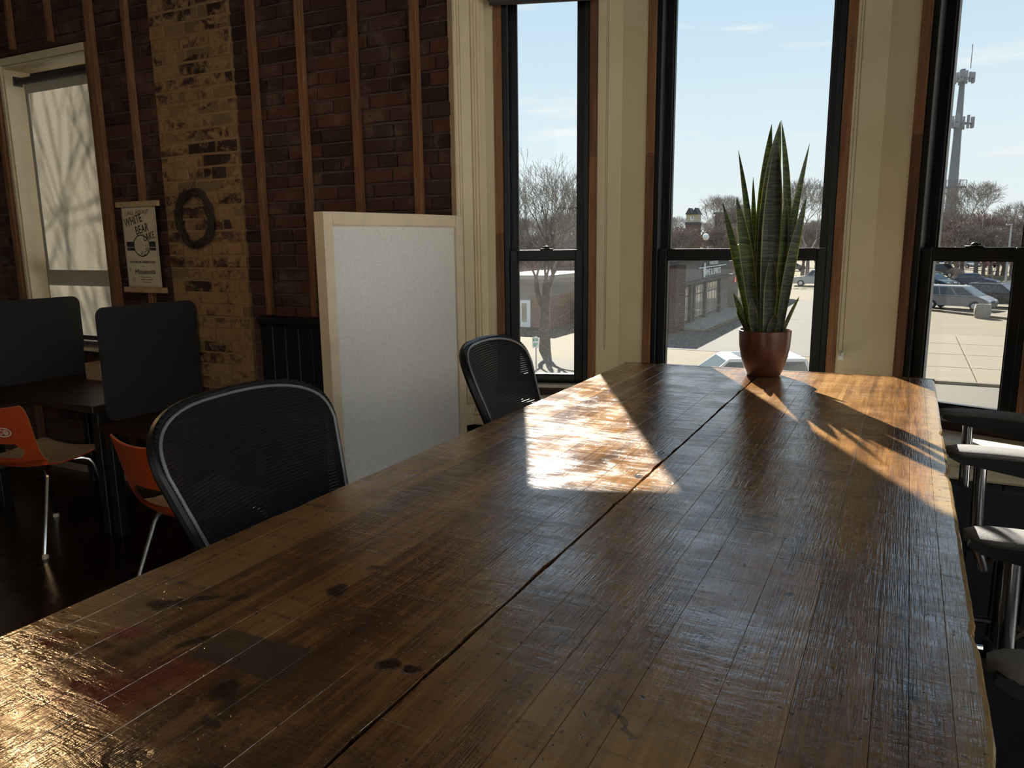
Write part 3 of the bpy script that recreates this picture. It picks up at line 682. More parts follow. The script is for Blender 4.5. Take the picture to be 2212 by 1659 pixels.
def mesh_chair(label, arm_top):
    t = thing('drafting_chair', label, 'chair', group='mesh-back chairs around the work table')
    L = []
    vs = [BC*(1-math.cos(a)) for a in np.linspace(0, math.pi/2, 14)]
    vs = [max(v, 1e-5) for v in vs]
    vl = list(np.linspace(BC, .50, 12))[1:]
    right = [(hw(v), v) for v in vs+vl]; bot = [(hw(.50)*math.cos(a), .50+.05*math.sin(a)) for a in np.linspace(.2, math.pi-.2, 9)]
    loop = right + bot + [(-a, b) for a, b in right[::-1]][:-1]
    def rim(rad, off, shrink, nm, mat, n=8):
        pts = [bk(a*(1-shrink/.245), b+shrink*(1-2*b/.55), off) for a, b in loop]
        return G().tube(pts, rad, n, closed=True).build(nm, mat, t, True, world=False)
    rim(.0105, -.008, .010, 'back_frame', MATS['chair_plastic']); rim(.0032, .0045, .0155, 'frame_bead', MATS['chair_rim'])
    g = G(); K = 78
    for i in range(K):
        v = .012+.52*i/(K-1); h = (hw(v) if v <= .5 else hw(.5)*math.sqrt(max(.02, 1-((v-.5)/.05)**2)))-.008
        rows = [[bk(lerp(-h, h, q/12), v-.0031, .002) for q in range(13)], [bk(lerp(-h, h, q/12), v+.0031, .0035) for q in range(13)], [bk(lerp(-h, h, q/12), v+.0031, .0005) for q in range(13)]]
        g.grid(rows)
    for q in range(30):
        wd = lerp(-.22, .22, q/29); pts = [bk(wd, v, .001) for v in np.linspace(.012, .52, 14) if abs(wd) < (hw(v) if v <= .5 else hw(.5)*math.sqrt(max(.0, 1-((v-.5)/.05)**2)))-.006]
        if len(pts) > 2: g.tube(pts, .0005, 3, False)
    mo = g.build('mesh_webbing', MATS['mesh_fabric'], t, False, world=False, fix=False); mo['kind'] = 'stuff'
    # spine joining back to seat
    G().tube([bk(0, .42, -.02), bk(0, .52, -.035), (-.16, 0, .655), (-.02, 0, .645)], [.02, .026, .026, .024], 10).build('back_support', MATS['chair_plastic'], t, True, world=False)
    rows = []
    for i in range(13):                                       # cushion cross sections along x
        s = i/12; x = -.21+.46*s; hwid = .235*(1-.10*(2*s-1)**4); zt = .705-.02*max(0, s-.75)/.25 + .008*math.sin(s*3.14); th = .06*(1-.5*(2*s-1)**6)
        rows.append([(x, hwid*math.copysign(abs(math.cos(a))**.35, math.cos(a)), zt-th/2+th/2*math.copysign(abs(math.sin(a))**.6, math.sin(a))) for a in [2*math.pi*k/20 for k in range(20)]])
    g = G().grid(rows, closed=True); g.f += [tuple(range(19, -1, -1)), tuple(12*20+k for k in range(20))]
    g.build('seat', MATS['seat_fabric'], t, True, world=False)
    G().cbox(-.10, .12, -.09, .09, .615, .643, .006).build('seat_plate', MATS['chair_plastic'], t, world=False)
    G().lathe([(.014, .615), (.014, .33), (.026, .33), (.026, .12), (.05, .12), (.05, .075), (0, .075)], 16).build('gas_column', MATS['chair_plastic'], t, True, world=False)
    fr = G().tube([(.21*math.cos(a), .21*math.sin(a), .29) for a in [2*math.pi*k/32 for k in range(32)]], .011, 8, closed=True)
    for k in range(3):
        a = 2*math.pi*k/3; fr.tube([(.026*math.cos(a), .026*math.sin(a), .30), (.205*math.cos(a), .205*math.sin(a), .29)], .008, 6)
    fr.build('foot_ring', MATS['chrome'], t, True, world=False)
    for k in range(5):
        a = 2*math.pi*k/5+.3; c, s = math.cos(a), math.sin(a)
        b = G().tube([(.03*c, .03*s, .10), (.17*c, .17*s, .085), (.29*c, .29*s, .07)], [.028, .02, .014], 8).build('base_leg', MATS['chair_plastic'], t, True, world=False)
        w_ = G().lathe([(0, -.012), (.022, -.012), (.027, -.007), (.027, .007), (.022, .012), (0, .012)], 14, (0, 0, 0), 'x')
        w_.v = [(v[0]*-s+v[1]*c+.30*c, v[0]*c+v[1]*s+.30*s, v[2]+.0275) for v in w_.v]
        w_.build('caster', MATS['caster'], b, True, world=False)
    for sg in (-1, 1):
        y = sg*.235; zt = arm_top
        prof = [(.168, zt-.014), (.172, zt-.024), (.15, zt-.036), (.09, zt-.046), (.0, zt-.06), (-.07, zt-.085), (-.10, zt-.08), (-.105, zt-.02), (-.09, zt-.012)]
        ar = G().prism([(x, y-.036, z) for x, z in prof], [(x, y+.036, z) for x, z in prof]).build('arm', MATS['chair_plastic'], t, world=False)
        rows = []
        for i in range(15):
            s = i/14; x = lerp(.178, -.10, s); wd = .043*(1-.9*abs(2*s-1)**9); zz = zt-.006*(2*s-1)**2 - .004*s
            rows.append([(x, y+wd*math.copysign(abs(math.cos(a))**.6, math.cos(a)), zz-.009+.011*math.sin(a)) for a in [2*math.pi*k/14 for k in range(14)]])
        g = G().grid(rows, closed=True); g.f += [tuple(range(13, -1, -1)), tuple(14*14+k for k in range(14))]
        g.build('pad', MATS['arm_pad'], ar, True, world=False)
        G().tube([(.10, y, zt-.04), (.095, y, .69), (.07, y*.92, .625), (.03, y*.35, .628)], [.015, .015, .014, .013], 10).build('arm_post', MATS['chrome'], t, True, world=False)
    return t
def place_back(o, top, th): o.location = (top[0]+.43*math.cos(th), top[1]+.43*math.sin(th), 0); o.rotation_euler = (0, 0, th)
ch = mesh_chair('black mesh-back chair nearest the camera on the left side of the work table', .925)
place_back(ch, (-1.168, 1.024), .083)
c2 = dup(ch, (0, 0, 0), 0, 'black mesh-back chair left of the table, beside the upright fabric panel'); place_back(c2, (-1.096, 1.893), .14)
c3 = mesh_chair('black armchair on the right of the table, next to the sunlit window seat', .94); c3.location = (.297, 2.37, 0); c3.rotation_euler = (0, 0, math.pi)
dup(c3, (.302, 1.281, 0), math.pi, 'black armchair right of the table, the nearer to the camera of the two')
# ------------------------------------------------------------------ upright fabric panel
plain('pale_birch', (.62, .50, .36), .5, var=.08, scale=12)
m = Mat('woven_grey_fabric'); p = m.pos(); wv = m.noise(m.map(p, (60, 60, 700)), 1, 3); wv2 = m.noise(m.map(p, (600, 600, 40)), 1, 2)
k = m.math('ADD', m.math('MULTIPLY', wv, .6), m.math('MULTIPLY', wv2, .4)); m.set(color=m.ramp(k, [(.35, (.58, .57, .55)), (.65, (.78, .77, .74))]), rough=.8, spec=.2); m.bump(k, .2, .002); MATS['panel_fabric'] = m.m
P0, P1 = Vector((-1.842, 2.118)), Vector((-1.722, 2.868)); LP = (P1-P0).length; e_ = (P1-P0)/LP
FP = ((P0.x, P0.y), (e_.x, e_.y), (-e_.y, e_.x)); ZP = 1.566
pn = thing('fabric_panel', 'upright grey fabric panel in a pale wooden frame, behind the mesh chairs', 'panel', ((P0.x+P1.x)/2, (P0.y+P1.y)/2, 0))
for a, b, c, d in ((0, .042, .06, ZP-.001), (LP-.042, LP, .06, ZP-.001)): G().fbox(FP, a, b, 0, .052, c, d, .0015).build('stile', MATS['pale_birch'], pn)
for c, d in ((.06, .105), (ZP-.047, ZP)): G().fbox(FP, .0425, LP-.0425, .001, .051, c, d, .0015).build('rail', MATS['pale_birch'], pn)
G().fbox(FP, .043, LP-.043, .012, .040, .105, ZP-.047).build('fabric', MATS['panel_fabric'], pn)
for c, d in ((ZP-.052, ZP-.0472),): G().fbox(FP, .0425, LP-.0425, .006, .012, c, d).build('bead', MATS['pale_birch'], pn)
for t in (.06, LP-.06): G().fbox(FP, t-.025, t+.025, -.16, .21, .0, .059, .004).build('foot', MATS['pale_birch'], pn)

# ------------------------------------------------------------------ study desks, dividers
MATS['desk'] = mk_wood('dark_red_desk_wood', [(.3, (.012, .005, .004)), (.7, (.038, .014, .009))], scale=(1, 14, 14), rough=.35, spec=.5, bump=.06)
plain('black_steel', (.008, .008, .009), .45); plain('divider_felt', (.022, .023, .027), .85, bump=.2, scale=150)
DZ = .676
DESK_Z = DZ
for x0, x1, DZ, lb in ((-4.513, -3.520, DESK_Z, 'dark wooden study desk under the shaded window, left of the pilaster'), (-3.494, -2.52, .585, 'dark wooden study desk in front of the whitewashed brick strip')):
    d = thing('study_desk', lb, 'desk', ((x0+x1)/2, 2.605, 0), group='study desks along the brick wall')
    G().cbox(x0, x1, 2.285, 2.925, DZ-.034, DZ, .004).build('desk_top', MATS['desk'], d)
    G().cbox(x0+.06, x1-.06, 2.88, 2.90, DZ-.12, DZ-.0345, .002).build('apron', MATS['black_steel'], d)
    for x in (x0+.005, x1-.057):
        for y in (2.31, 2.85): G().cbox(x, x+.052, y, y+.05, 0, DZ-.0345, .003).build('leg', MATS['black_steel'], d)
DZ = DESK_Z
def rrect(a0, a1, b0, b1, r, n=6):
    pts = []
    for cx, cy, s in ((a1-r, b1-r, 0), (a0+r, b1-r, 1), (a0+r, b0+r, 2), (a1-r, b0+r, 3)):
        pts += [(cx+r*math.cos((s+q/n)*math.pi/2), cy+r*math.sin((s+q/n)*math.pi/2)) for q in range(n+1)]
    return pts
for X, lb in ((-3.507, 'charcoal desk divider with rounded corners in front of the brick pilaster'), (-4.526, 'charcoal desk divider with rounded corners at the left edge, before the shaded window')):
    dv_ = thing('desk_divider', lb, 'divider', (X, 2.64, .585), group='dividers on the study desks')
    pr = rrect(2.35, 2.928, .585, 1.157, .045)
    G().prism([(X-.010, y, z) for y, z in pr], [(X+.010, y, z) for y, z in pr]).build('board', MATS['divider_felt'], dv_)
    for z in (.66, .69):
        g = G().lathe([(0, 0), (.007, 0), (.006, .003), (0, .004)], 10, (X+.0101, 2.43, z), 'x'); g.build('bolt', MATS['black_steel'], dv_, True)

# ------------------------------------------------------------------ orange shell chairs
m = Mat('orange_fibreglass'); o_ = m.obj(); m.set(color=m.ramp(m.noise(o_, 20, 3), [(.3, (.42, .055, .014)), (.7, (.52, .075, .02))]), rough=.4, spec=.45); MATS['orange'] = m.m
plain('beige_shell', (.42, .32, .21), .6); plain('white_ink', (.75, .7, .6), .5); plain('glide', (.6, .55, .45), .5)
def shell_chair(label):
    t = thing('shell_chair', label, 'chair', group='orange shell chairs at the study desks')
    ctl = [(.215, .418), (.205, .424), (.12, .412), (.02, .402), (-.09, .402), (-.16, .415), (-.20, .45), (-.222, .50), (-.238, .56), (-.252, .62), (-.264, .67), (-.276, .708), (-.284, .722)]
    hwid = [.195, .208, .215, .215, .212, .208, .206, .205, .205, .207, .208, .205, .192]
    def sample(s):
        f = s*(len(ctl)-1); i = min(int(f), len(ctl)-2); q = f-i
        return [lerp(ctl[i][k], ctl[i+1][k], q) for k in (0, 1)]+[lerp(hwid[i], hwid[i+1], q)]
    NS, NT = 60, 33
    def surf(off):
        rows = []
        for i in range(NS+1):
            s = i/NS; y, z, h = sample(s); y2, z2, _ = sample(min(1, s+.01)); y1, z1, _ = sample(max(0, s-.01)); tv = Vector((0, y2-y1, z2-z1)).normalized(); nv = Vector((0, tv.z, -tv.y))
            if nv.z < 0 and s < .3: nv = -nv
            row = []
            for j in range(NT):
                tt = 2*j/(NT-1)-1; cup = (.024 if s < .45 else .036)*tt*tt
                row.append(Vector((h*tt, y, z))+nv*(cup+off))
            rows.append(row)
        return rows
    def mask(i, j):
        s = (i+.5)/NS; tt = 2*(j+.5)/(NT-1)-1
        return ((abs(tt)/.66)**4+(abs(s-.592)/.058)**4) > 1
    a, b = surf(0), surf(.006)
    def sheet(rows_o, rows_i, nm, mat):
        g = G(); g.grid(rows_o, mask); n0 = len(g.v); g.grid([r for r in rows_i], mask)
        # close the rim
        per = [(0, j) for j in range(NT)]+[(i, NT-1) for i in range(1, NS+1)]+[(NS, j) for j in range(NT-2, -1, -1)]+[(i, 0) for i in range(NS-1, 0, -1)]
        for q in range(len(per)):
            (i0, j0), (i1, j1) = per[q], per[(q+1) % len(per)]
            g.f.append((i0*NT+j0, i1*NT+j1, n0+i1*NT+j1, n0+i0*NT+j0))
        return g.build(nm, mat, t, True, world=False)
    sheet(a, b, 'shell', MATS['orange']); sheet(surf(.0065), surf(.0085), 'liner', MATS['beige_shell'])
    for sx in (-1, 1):
        for sy, (x0, y0), (x1, y1) in ((1, (.15, .13), (.213, .232)), (-1, (.15, -.10), (.213, -.232))):
            lg = G().tube([(sx*x0*.55, y0*.6, .392), (sx*x0*.85, y0*.95, .39), (sx*x0, y0*1.1, .38), (sx*(x0+.012), y0*1.2, .355), (sx*x1, y1, .02)], .0105, 8).build('leg', MATS['chrome'], t, True, world=False)
            G().lathe([(0, .0), (.015, .0), (.016, .01), (.012, .02), (0, .021)], 12, (sx*x1, y1, 0)).build('glide', MATS['glide'], lg, True, world=False)
    G().tube([(-.12, .07, .391), (.12, .07, .391)], .008, 6).tube([(-.12, -.06, .391), (.12, -.06, .391)], .008, 6).build('under_frame', MATS['chrome'], t, True, world=False)
    return t
oc = shell_chair('orange shell chair with a white oval emblem on its back, at the left edge'); oc.location = (-3.79, 2.165, 0); oc.rotation_euler = (0, 0, .2)
oc2 = dup(oc, (-2.47, 2.035, 0), -.07, 'orange shell chair half hidden behind the nearest black mesh chair')
# emblem on the rear of the first chair only: white oval ring with a round monogram
g = G()
def ringflat(cx, cz, rx, rz, w_, n=28, sl=(0, 1)):
    rows = [[], []]
    for k in range(n+1):
        a = 2*math.pi*lerp(sl[0], sl[1], k/n); rows[0].append((cx+rx*math.cos(a), 0, cz+rz*math.sin(a))); rows[1].append((cx+(rx-w_)*math.cos(a), 0, cz+(rz-w_)*math.sin(a)))
    g.grid(rows)
ringflat(0, 0, .042, .024, .005); ringflat(-.012, 0, .013, .012, .004, 16, (.08, .92)); ringflat(.014, 0, .013, .013, .004); ringflat(.014, 0, .006, .006, .003, 12)
# wrap on the curved back (cupped towards +y at the sides)
g.v = [(x+.08, -.2545+.036*((x+.08)/.206)**2-.0022-(z)*.18, .612+z) for x, _, z in g.v]
g.build('emblem', MATS['white_ink'], oc, False, world=False)

# ------------------------------------------------------------------ hanging paper banner
plain('aged_paper', (.56, .46, .32), .8, var=.1, scale=14); plain('banner_lath', (.40, .27, .14), .6, var=.2, scale=40); plain('dark_ink', (.02, .022, .02), .7); plain('string', (.12, .09, .06), .8); plain('brown_ink', (.20, .12, .06), .7)
BX, BY = -3.878, 2.918
bn = thing('hanging_banner', 'small paper scroll reading All About White Bear Lake, hung between wooden laths', 'banner', (BX, BY, 1.19))
for z0, z1 in ((1.670, 1.701), (1.190, 1.221)): G().cbox(BX-.178, BX+.178, BY-.012, BY+.006, z0, z1, .002).build('lath', MATS['banner_lath'], bn)
rows = [[(BX+x, BY-.001+.0, z) for x in np.linspace(-.142, .142, 7)] for z in np.linspace(1.2215, 1.6695, 16)]
pp = G().grid(rows).grid([[(v[0], v[1]+.0012, v[2]) for v in r] for r in rows]).build('paper', MATS['aged_paper'], bn, False, fix=False)
nail = on_y(303, 300, 2.93)
G().tube([(BX-.10, BY-.004, 1.70), (nail.x, BY+.008, nail.z), (BX+.10, BY-.004, 1.70)], .0012, 5).build('string', MATS['string'], bn)
def ptext(txt, size, x, z, mat='dark_ink', rot=0., sx=1., shear=0., par=pp):
    me = text_mesh(txt, size, .0003, 'CENTER', shear, sx); o = link(me, 'lettering', MATS[mat], par)
    o.location = (BX+x-root_loc(par).x, BY-.0036-root_loc(par).y, z-root_loc(par).z); o.rotation_euler = (math.pi/2, -rot, 0)
YI = BY-.0030
ptext('ALL ABOUT', .034, .0, 1.640, 'brown_ink', .03); ptext('WHITE', .066, -.048, 1.594, rot=.20, sx=.74); ptext('BEAR', .066, .02, 1.546, rot=.20, sx=.74); ptext('LAKE', .056, .074, 1.505, rot=.20, sx=.74)
ptext('THE POPULAR SUMMER RESORT', .0175, .0, 1.362, sx=.88); ptext('OF', .012, .0, 1.338); ptext('Minnesota', .040, .012, 1.308, rot=.02, sx=1.05, shear=.15)
def ink(g, nm, mat): return g.build(nm, MATS[mat], pp)
g = G()
for x0, x1, z0, z1 in ((-.134, .134, 1.664, 1.6655), (-.134, .134, 1.2265, 1.228), (-.134, -.1325, 1.228, 1.664), (.1325, .134, 1.228, 1.664)): g.box(BX+x0, BX+x1, YI, YI+.0006, z0, z1)
ink(g, 'border', 'brown_ink')
g = G().box(BX-.122, BX-.058, YI, YI+.0006, 1.448, 1.478).box(BX-.122, BX-.058, YI, YI+.0006, 1.428, 1.444).box(BX+.075, BX+.122, YI, YI+.0006, 1.448, 1.478).box(BX+.075, BX+.122, YI, YI+.0006, 1.428, 1.444)
ib = ink(g, 'ink_bands', 'dark_ink'); ib['kind'] = 'stuff'
g = G(); rows = [[], []]
for k in range(41):
    a = 2*math.pi*k/40; rows[0].append((BX+.006+.07*math.cos(a), YI-.0003, 1.455+.062*math.sin(a))); rows[1].append((BX+.006+.064*math.cos(a), YI-.0003, 1.455+.056*math.sin(a)))
g.grid(rows); ink(g, 'oval_frame', 'dark_ink')
g = G(); rs = random.Random(9)                      # leafy engraving in the oval
for k in range(70):
    a = rs.uniform(-1.9, .5); r0 = rs.uniform(.3, 1)**.5; x, z = BX+.012+.052*r0*math.cos(a), 1.447+.046*r0*math.sin(a); s = rs.uniform(.003, .007); b = rs.uniform(0, 6.3)
    g.add([(x+s*math.cos(b), YI-.0004, z+s*math.sin(b)), (x+s*math.cos(b+2.6)*.6, YI-.0004, z+s*math.sin(b+2.6)*.6), (x+s*math.cos(b-2.6)*.6, YI-.0004, z+s*math.sin(b-2.6)*.6)], [(0, 1, 2)])
ink(g, 'engraving', 'dark_ink')
g = G()
for cx, cz, r0, tn, sg in ((-.105, 1.436, .007, 1.6, 1), (.088, 1.436, .006, 1.6, -1), (.108, 1.436, .006, 1.6, 1), (-.10, 1.63, .016, 1.4, 1), (.06, 1.635, .016, 1.3, -1), (-.112, 1.318, .010, 1.7, 1), (-.09, 1.262, .017, 1.8, -1)):
    n = 22; g.tube([(BX+cx+sg*r0*(1-.75*k/n)*math.cos(6.283*tn*k/n), YI-.0004, cz+r0*(1-.75*k/n)*math.sin(6.283*tn*k/n)) for k in range(n+1)], .0007, 4)
ink(g, 'flourishes', 'brown_ink')
g = G(); rs = random.Random(3)                      # three small lines too faint to read
for z, hw_, h in ((1.276, .05, .006), (1.262, .055, .006), (1.248, .04, .004)):
    x = -hw_+.012
    while x < hw_: w_ = rs.uniform(.003, .007); g.box(BX+x+.01, BX+x+.01+w_, YI-.0002, YI+.0006, z, z+h*rs.uniform(.6, 1)); x += w_+.002
ink(g, 'faint_lines', 'brown_ink')

# ------------------------------------------------------------------ vine wreath
plain('vine', (.035, .02, .011), .8, var=.5, scale=60, bump=.5)
wc = on_y(419, 472, 2.93); wt = thing('vine_wreath', 'small oval wreath of dark twisted vines on the whitewashed brick', 'wreath', (wc.x, 2.935, wc.z-.17))
rs = random.Random(21)
for k in range(13):
    ph0, tw, rr_, da = rs.uniform(0, 6.28), rs.choice((3, 4, 5, -3, -4)), rs.uniform(.008, .019), rs.uniform(0, 6.28)
    pts = []
    for i in range(73):
        a = 2*math.pi*i/72; rad = rr_*math.cos(tw*a+ph0); o = rr_*math.sin(tw*a+ph0); wob = .006*math.sin(2*a+da)
        pts.append((wc.x+(.127+rad+wob)*math.cos(a)*.98, 2.932+o*.75, wc.z+(.142+rad+wob)*math.sin(a)))
    G().tube(pts[:-1], rs.uniform(.0035, .0062), 6, closed=True).build('vine', MATS['vine'], wt, True)
g = G()
for k in range(60):
    a = rs.uniform(0, 6.28); r0 = rs.uniform(.8, 1.16); x, z = wc.x+.127*r0*math.cos(a), wc.z+.142*r0*math.sin(a); b = a+rs.uniform(.6, 2.4)
    l = rs.uniform(.02, .045); g.tube([(x, 2.915, z), (x+l*.5*math.cos(b), 2.905, z+l*.5*math.sin(b)), (x+l*math.cos(b+.4), 2.91, z+l*math.sin(b+.4))], [.002, .0016, .0008], 4)
tw_ = g.build('twig_ends', MATS['vine'], wt); tw_['kind'] = 'stuff'
G().tube([(wc.x-.01, 2.93, wc.z+.15), (wc.x+.008, 2.945, wc.z+.19), (wc.x+.006, 2.952, wc.z+.205)], .002, 5).build('hanger', MATS['vine'], wt)

# ------------------------------------------------------------------ roller shades and bead chains
plain('shade_cassette', (.035, .032, .032), .6); plain('chain_metal', (.30, .28, .25), .35, .8); plain('clear_plastic', (.7, .7, .66), .2)
def bay_shade(fr, t0, t1, lb):
    O, e, n = fr; tm = (t0+t1)/2
    r = thing('roller_shade', lb, 'shade', (O[0]+e[0]*tm-n[0]*.03, O[1]+e[1]*tm-n[1]*.03, 2.45), group='roller shades of the bay windows')
    G().fbox(fr, t0, t1, -.075, -.006, 2.475, 2.56, .004).build('cassette', MATS['shade_cassette'], r)
    G().fbox(fr, t0+.012, t1-.012, -.05, -.046, 2.458, 2.475).build('fabric', MATS['shade_cassette'], r)
    G().fbox(fr, t0+.012, t1-.012, -.056, -.04, 2.448, 2.4575, .002).build('hem_bar', MATS['shade_cassette'], r)
bay_shade(FRL, .085, .582, 'dark rolled-up shade across the top of the narrow left bay window')
bay_shade(FRC, .09, .945, 'dark rolled-up shade above the wide middle bay window'); bay_shade(FRR, .085, .582, 'dark rolled-up shade above the right bay window')
def chain(pts, lb, nm='bead_chain'):
    g = G(); L = []
    for a, b in zip(pts[:-1], pts[1:]):
        a, b = Vector(a), Vector(b); n = max(1, int((b-a).length/.0062))
        L += [a.lerp(b, k/n) for k in range(n)]
    for p in L:
        s = .0024; g.add([(p.x-s, p.y, p.z), (p.x+s, p.y, p.z), (p.x, p.y-s, p.z), (p.x, p.y+s, p.z), (p.x, p.y, p.z-s), (p.x, p.y, p.z+s)], [(0,2,5),(2,1,5),(1,3,5),(3,0,5),(2,0,4),(1,2,4),(3,1,4),(0,3,4)])
    g.tube([pts[0]]+list(pts[1:]), .0006, 3)
    o = bpy.data.objects.new(nm, None); o.empty_display_size = .05; COL.objects.link(o); o.location = pts[len(pts)//2]; tag(o, lb, 'chain')
    q = g.build('beads', MATS['chain_metal'], o, False, fix=False); q['kind'] = 'stuff'; return o
q = fp(FRL, .068, -.03); chain([(q[0], q[1], 2.5), (q[0]+.001, q[1], .985), (q[0]+.004, q[1], .965), (q[0]+.008, q[1], .985), (q[0]+.006, q[1]+.004, 2.5)], 'thin bead chain hanging between the left and middle bay windows')
qa = on_y(1838, 400, 3.245); qb = on_y(1814, 768, 3.25)
co = chain([(qa.x-.002, 3.245, 2.5), (qb.x-.008, 3.25, qb.z+.02), (qb.x, 3.252, qb.z), (qb.x+.008, 3.25, qb.z+.02), (qa.x+.006, 3.245, 2.5)], 'doubled bead chain hanging between the middle and right bay windows')
g = G().cbox(qb.x-.008, qb.x+.014, 3.256, 3.288, qb.z-.018, qb.z+.012, .003); g.build('tensioner', MATS['clear_plastic'], co)
# shade of the window in the brick wall
ws = thing('window_shade', 'woven beige roller shade drawn down over the left brick-wall window, backlit by the sun', 'shade', (-4.62, WY+.04, .86))
G().tube([(-4.985, WY+.03, 2.462), (-4.275, WY+.03, 2.462)], .019, 14).build('roller', MATS['shade_cassette'], ws, True)
for x in (-4.99, -4.27): G().cbox(x-.003, x+.003, WY+.005, WY+.06, 2.435, 2.49, .001).build('bracket', MATS['shade_cassette'], ws)
G().grid([[(x, WY+.0485, z) for x in np.linspace(-4.955, -4.28, 8)] for z in np.linspace(.90, 2.462, 12)]).build('fabric', MATS['shade'], ws)
G().cbox(-4.955, -4.28, WY+.042, WY+.055, .876, .8995, .003).build('hem_bar', MATS['shade_cassette'], ws)
# things by that window
plain('foil', (.7, .72, .75), .25, .9); plain('cardboard', (.36, .24, .13), .8); plain('tape', (.5, .42, .3), .3)
G_ = G().tube([(-4.62, WY-.018, .862), (-4.16, WY-.018, .862)], .0205, 16)
tag(G_.build('foil_tube', MATS['foil'], None, True), 'shiny silver tube lying on the sill between the desk dividers', 'tube')
bx_ = thing('cardboard_box', 'brown cardboard box on the desk under the shaded window', 'box', (-4.12, 2.84, DZ+.0005))
G().cbox(-4.30, -3.96, 2.775, 2.915, DZ+.0005, DZ+.10, .002).build('carton', MATS['cardboard'], bx_)
G().cbox(-4.16, -4.10, 2.774, 2.9155, DZ+.03, DZ+.1006, .0003).build('tape', MATS['tape'], bx_)

# ------------------------------------------------------------------ pendant lamp over the study area (its glow shows on the table corner)
plain('lamp_enamel', (.03, .03, .032), .4)
LX, LY, LZ = -2.6, 1.29, 2.21
lp_ = thing('pendant_lamp', 'black enamel pendant lamp with a warm bulb hanging over the study desks', 'lamp', (LX, LY, LZ))
G().lathe([(.03, .16), (.035, .14), (.05, .12), (.13, .03), (.15, 0), (.147, .001), (.125, .03), (.045, .118), (.0, .13)], 28, (LX, LY, LZ)).build('shade', MATS['lamp_enamel'], lp_, True)
G().tube([(LX, LY, LZ+.16), (LX, LY, CEIL-.02)], .004, 6).build('cord', MATS['black_steel'], lp_)
G().lathe([(.05, 0), (.05, -.02), (0, -.02)], 16, (LX, LY, CEIL)).build('ceiling_rose', MATS['lamp_enamel'], lp_, True)
m = Mat('lit_bulb'); n_ = m.noise(m.obj(), 5); m.set(color=(1, .8, .5), emit=m.ramp(n_, [(.3, (1, .55, .2)), (.7, (1, .6, .24))]), emits=5.); MATS['bulb'] = m.m
G().lathe([(0, -.032), (.016, -.028), (.03, -.01), (.03, .008), (.018, .03), (.014, .05), (.0, .05)], 18, (LX, LY, LZ+.03)).build('bulb', MATS['bulb'], lp_, True)
pd = bpy.data.lights.new('bulb_light', 'POINT'); pd.energy = 9; pd.color = (1, .62, .30); pd.shadow_soft_size = .05
po = bpy.data.objects.new('bulb_light', pd); COL.objects.link(po); po.parent = lp_; po.location = (0, 0, -.03)
# ------------------------------------------------------------------ outside: street level
GZ = -3.75
def gnd(px, py): return on_z(px, py, GZ)
def mk_ground(name, c1, c2, crack=True, scale=.5):
    m = Mat(name); p = m.pos(); n = m.noise(p, scale, 5, .6); f = m.noise(p, 14, 4)
    c = m.ramp(m.math('ADD', m.math('MULTIPLY', n, .75), m.math('MULTIPLY', f, .25)), [(.3, c1), (.7, c2)])
    if crack:
        q = m.n('ShaderNodeVectorMath', {0: p, 1: m.n('ShaderNodeTexNoise', {'Vector': p, 'Scale': .8}).outputs['Color']}, operation='ADD').outputs[0]
        v = m.voro(q, .11, 'DISTANCE_TO_EDGE'); c = m.mix(m.step(v, .004, .012, .55, 0), c, (.1, .08, .06))
    m.set(color=c, rough=.9, spec=.2); return m.m
MATS['paving'] = mk_ground('tan_paving', (.088, .068, .041), (.113, .088, .054)); MATS['slab'] = mk_ground('concrete_slab', (.105, .084, .056), (.126, .10, .067), False)
MATS['road'] = mk_ground('grey_asphalt', (.072, .062, .048), (.09, .077, .06)); MATS['grass'] = mk_ground('dormant_grass', (.075, .07, .018), (.105, .095, .03), False, .2); MATS['tarmac'] = mk_ground('dark_tarmac', (.07, .064, .056), (.09, .08, .07))
gr = struct(G().box(-300, 260, -60, 480, GZ-.3, GZ).build('ground', MATS['paving']))
G().box(-60, 60, 9, 31.0, GZ, GZ+.01).build('roadway', MATS['road'], gr); G().box(-60, 40, 100, 128, GZ, GZ+.015).build('verge', MATS['grass'], gr)
G().box(-11.2, -3.5, 36, 70, GZ, GZ+.012).build('forecourt', MATS['tarmac'], gr)
jx = gnd(2095, 796).x; yb = [31.2, 34.6, 38.5, 42.4, 46.3]
for i in range(4):
    for k in range(-1, 4):
        x0 = jx+4.3*k
        G().cbox(x0+.02, x0+4.28, yb[i]+.02, yb[i+1]-.02, GZ, GZ+.10, .02).build('slab', MATS['slab'], gr)
G().cbox(-3, 22, 30.95, 31.18, GZ, GZ+.11, .03).build('kerb', MATS['slab'], gr)
ka, kb = gnd(2000, 671), gnd(2200, 694)
dk = (kb-ka).normalized(); nk = Vector((-dk.y, dk.x, 0)); g = G()
a, b = ka-dk*8, kb+dk*8
g.prism([(a.x, a.y, GZ), (b.x, b.y, GZ), (b.x+nk.x*.3, b.y+nk.y*.3, GZ), (a.x+nk.x*.3, a.y+nk.y*.3, GZ)], [(a.x, a.y, GZ+.15), (b.x, b.y, GZ+.15), (b.x+nk.x*.3, b.y+nk.y*.3, GZ+.15), (a.x+nk.x*.3, a.y+nk.y*.3, GZ+.15)])
g.build('kerb', MATS['slab'], gr)
# own facade below the bay is never seen; exterior sill ledge left out

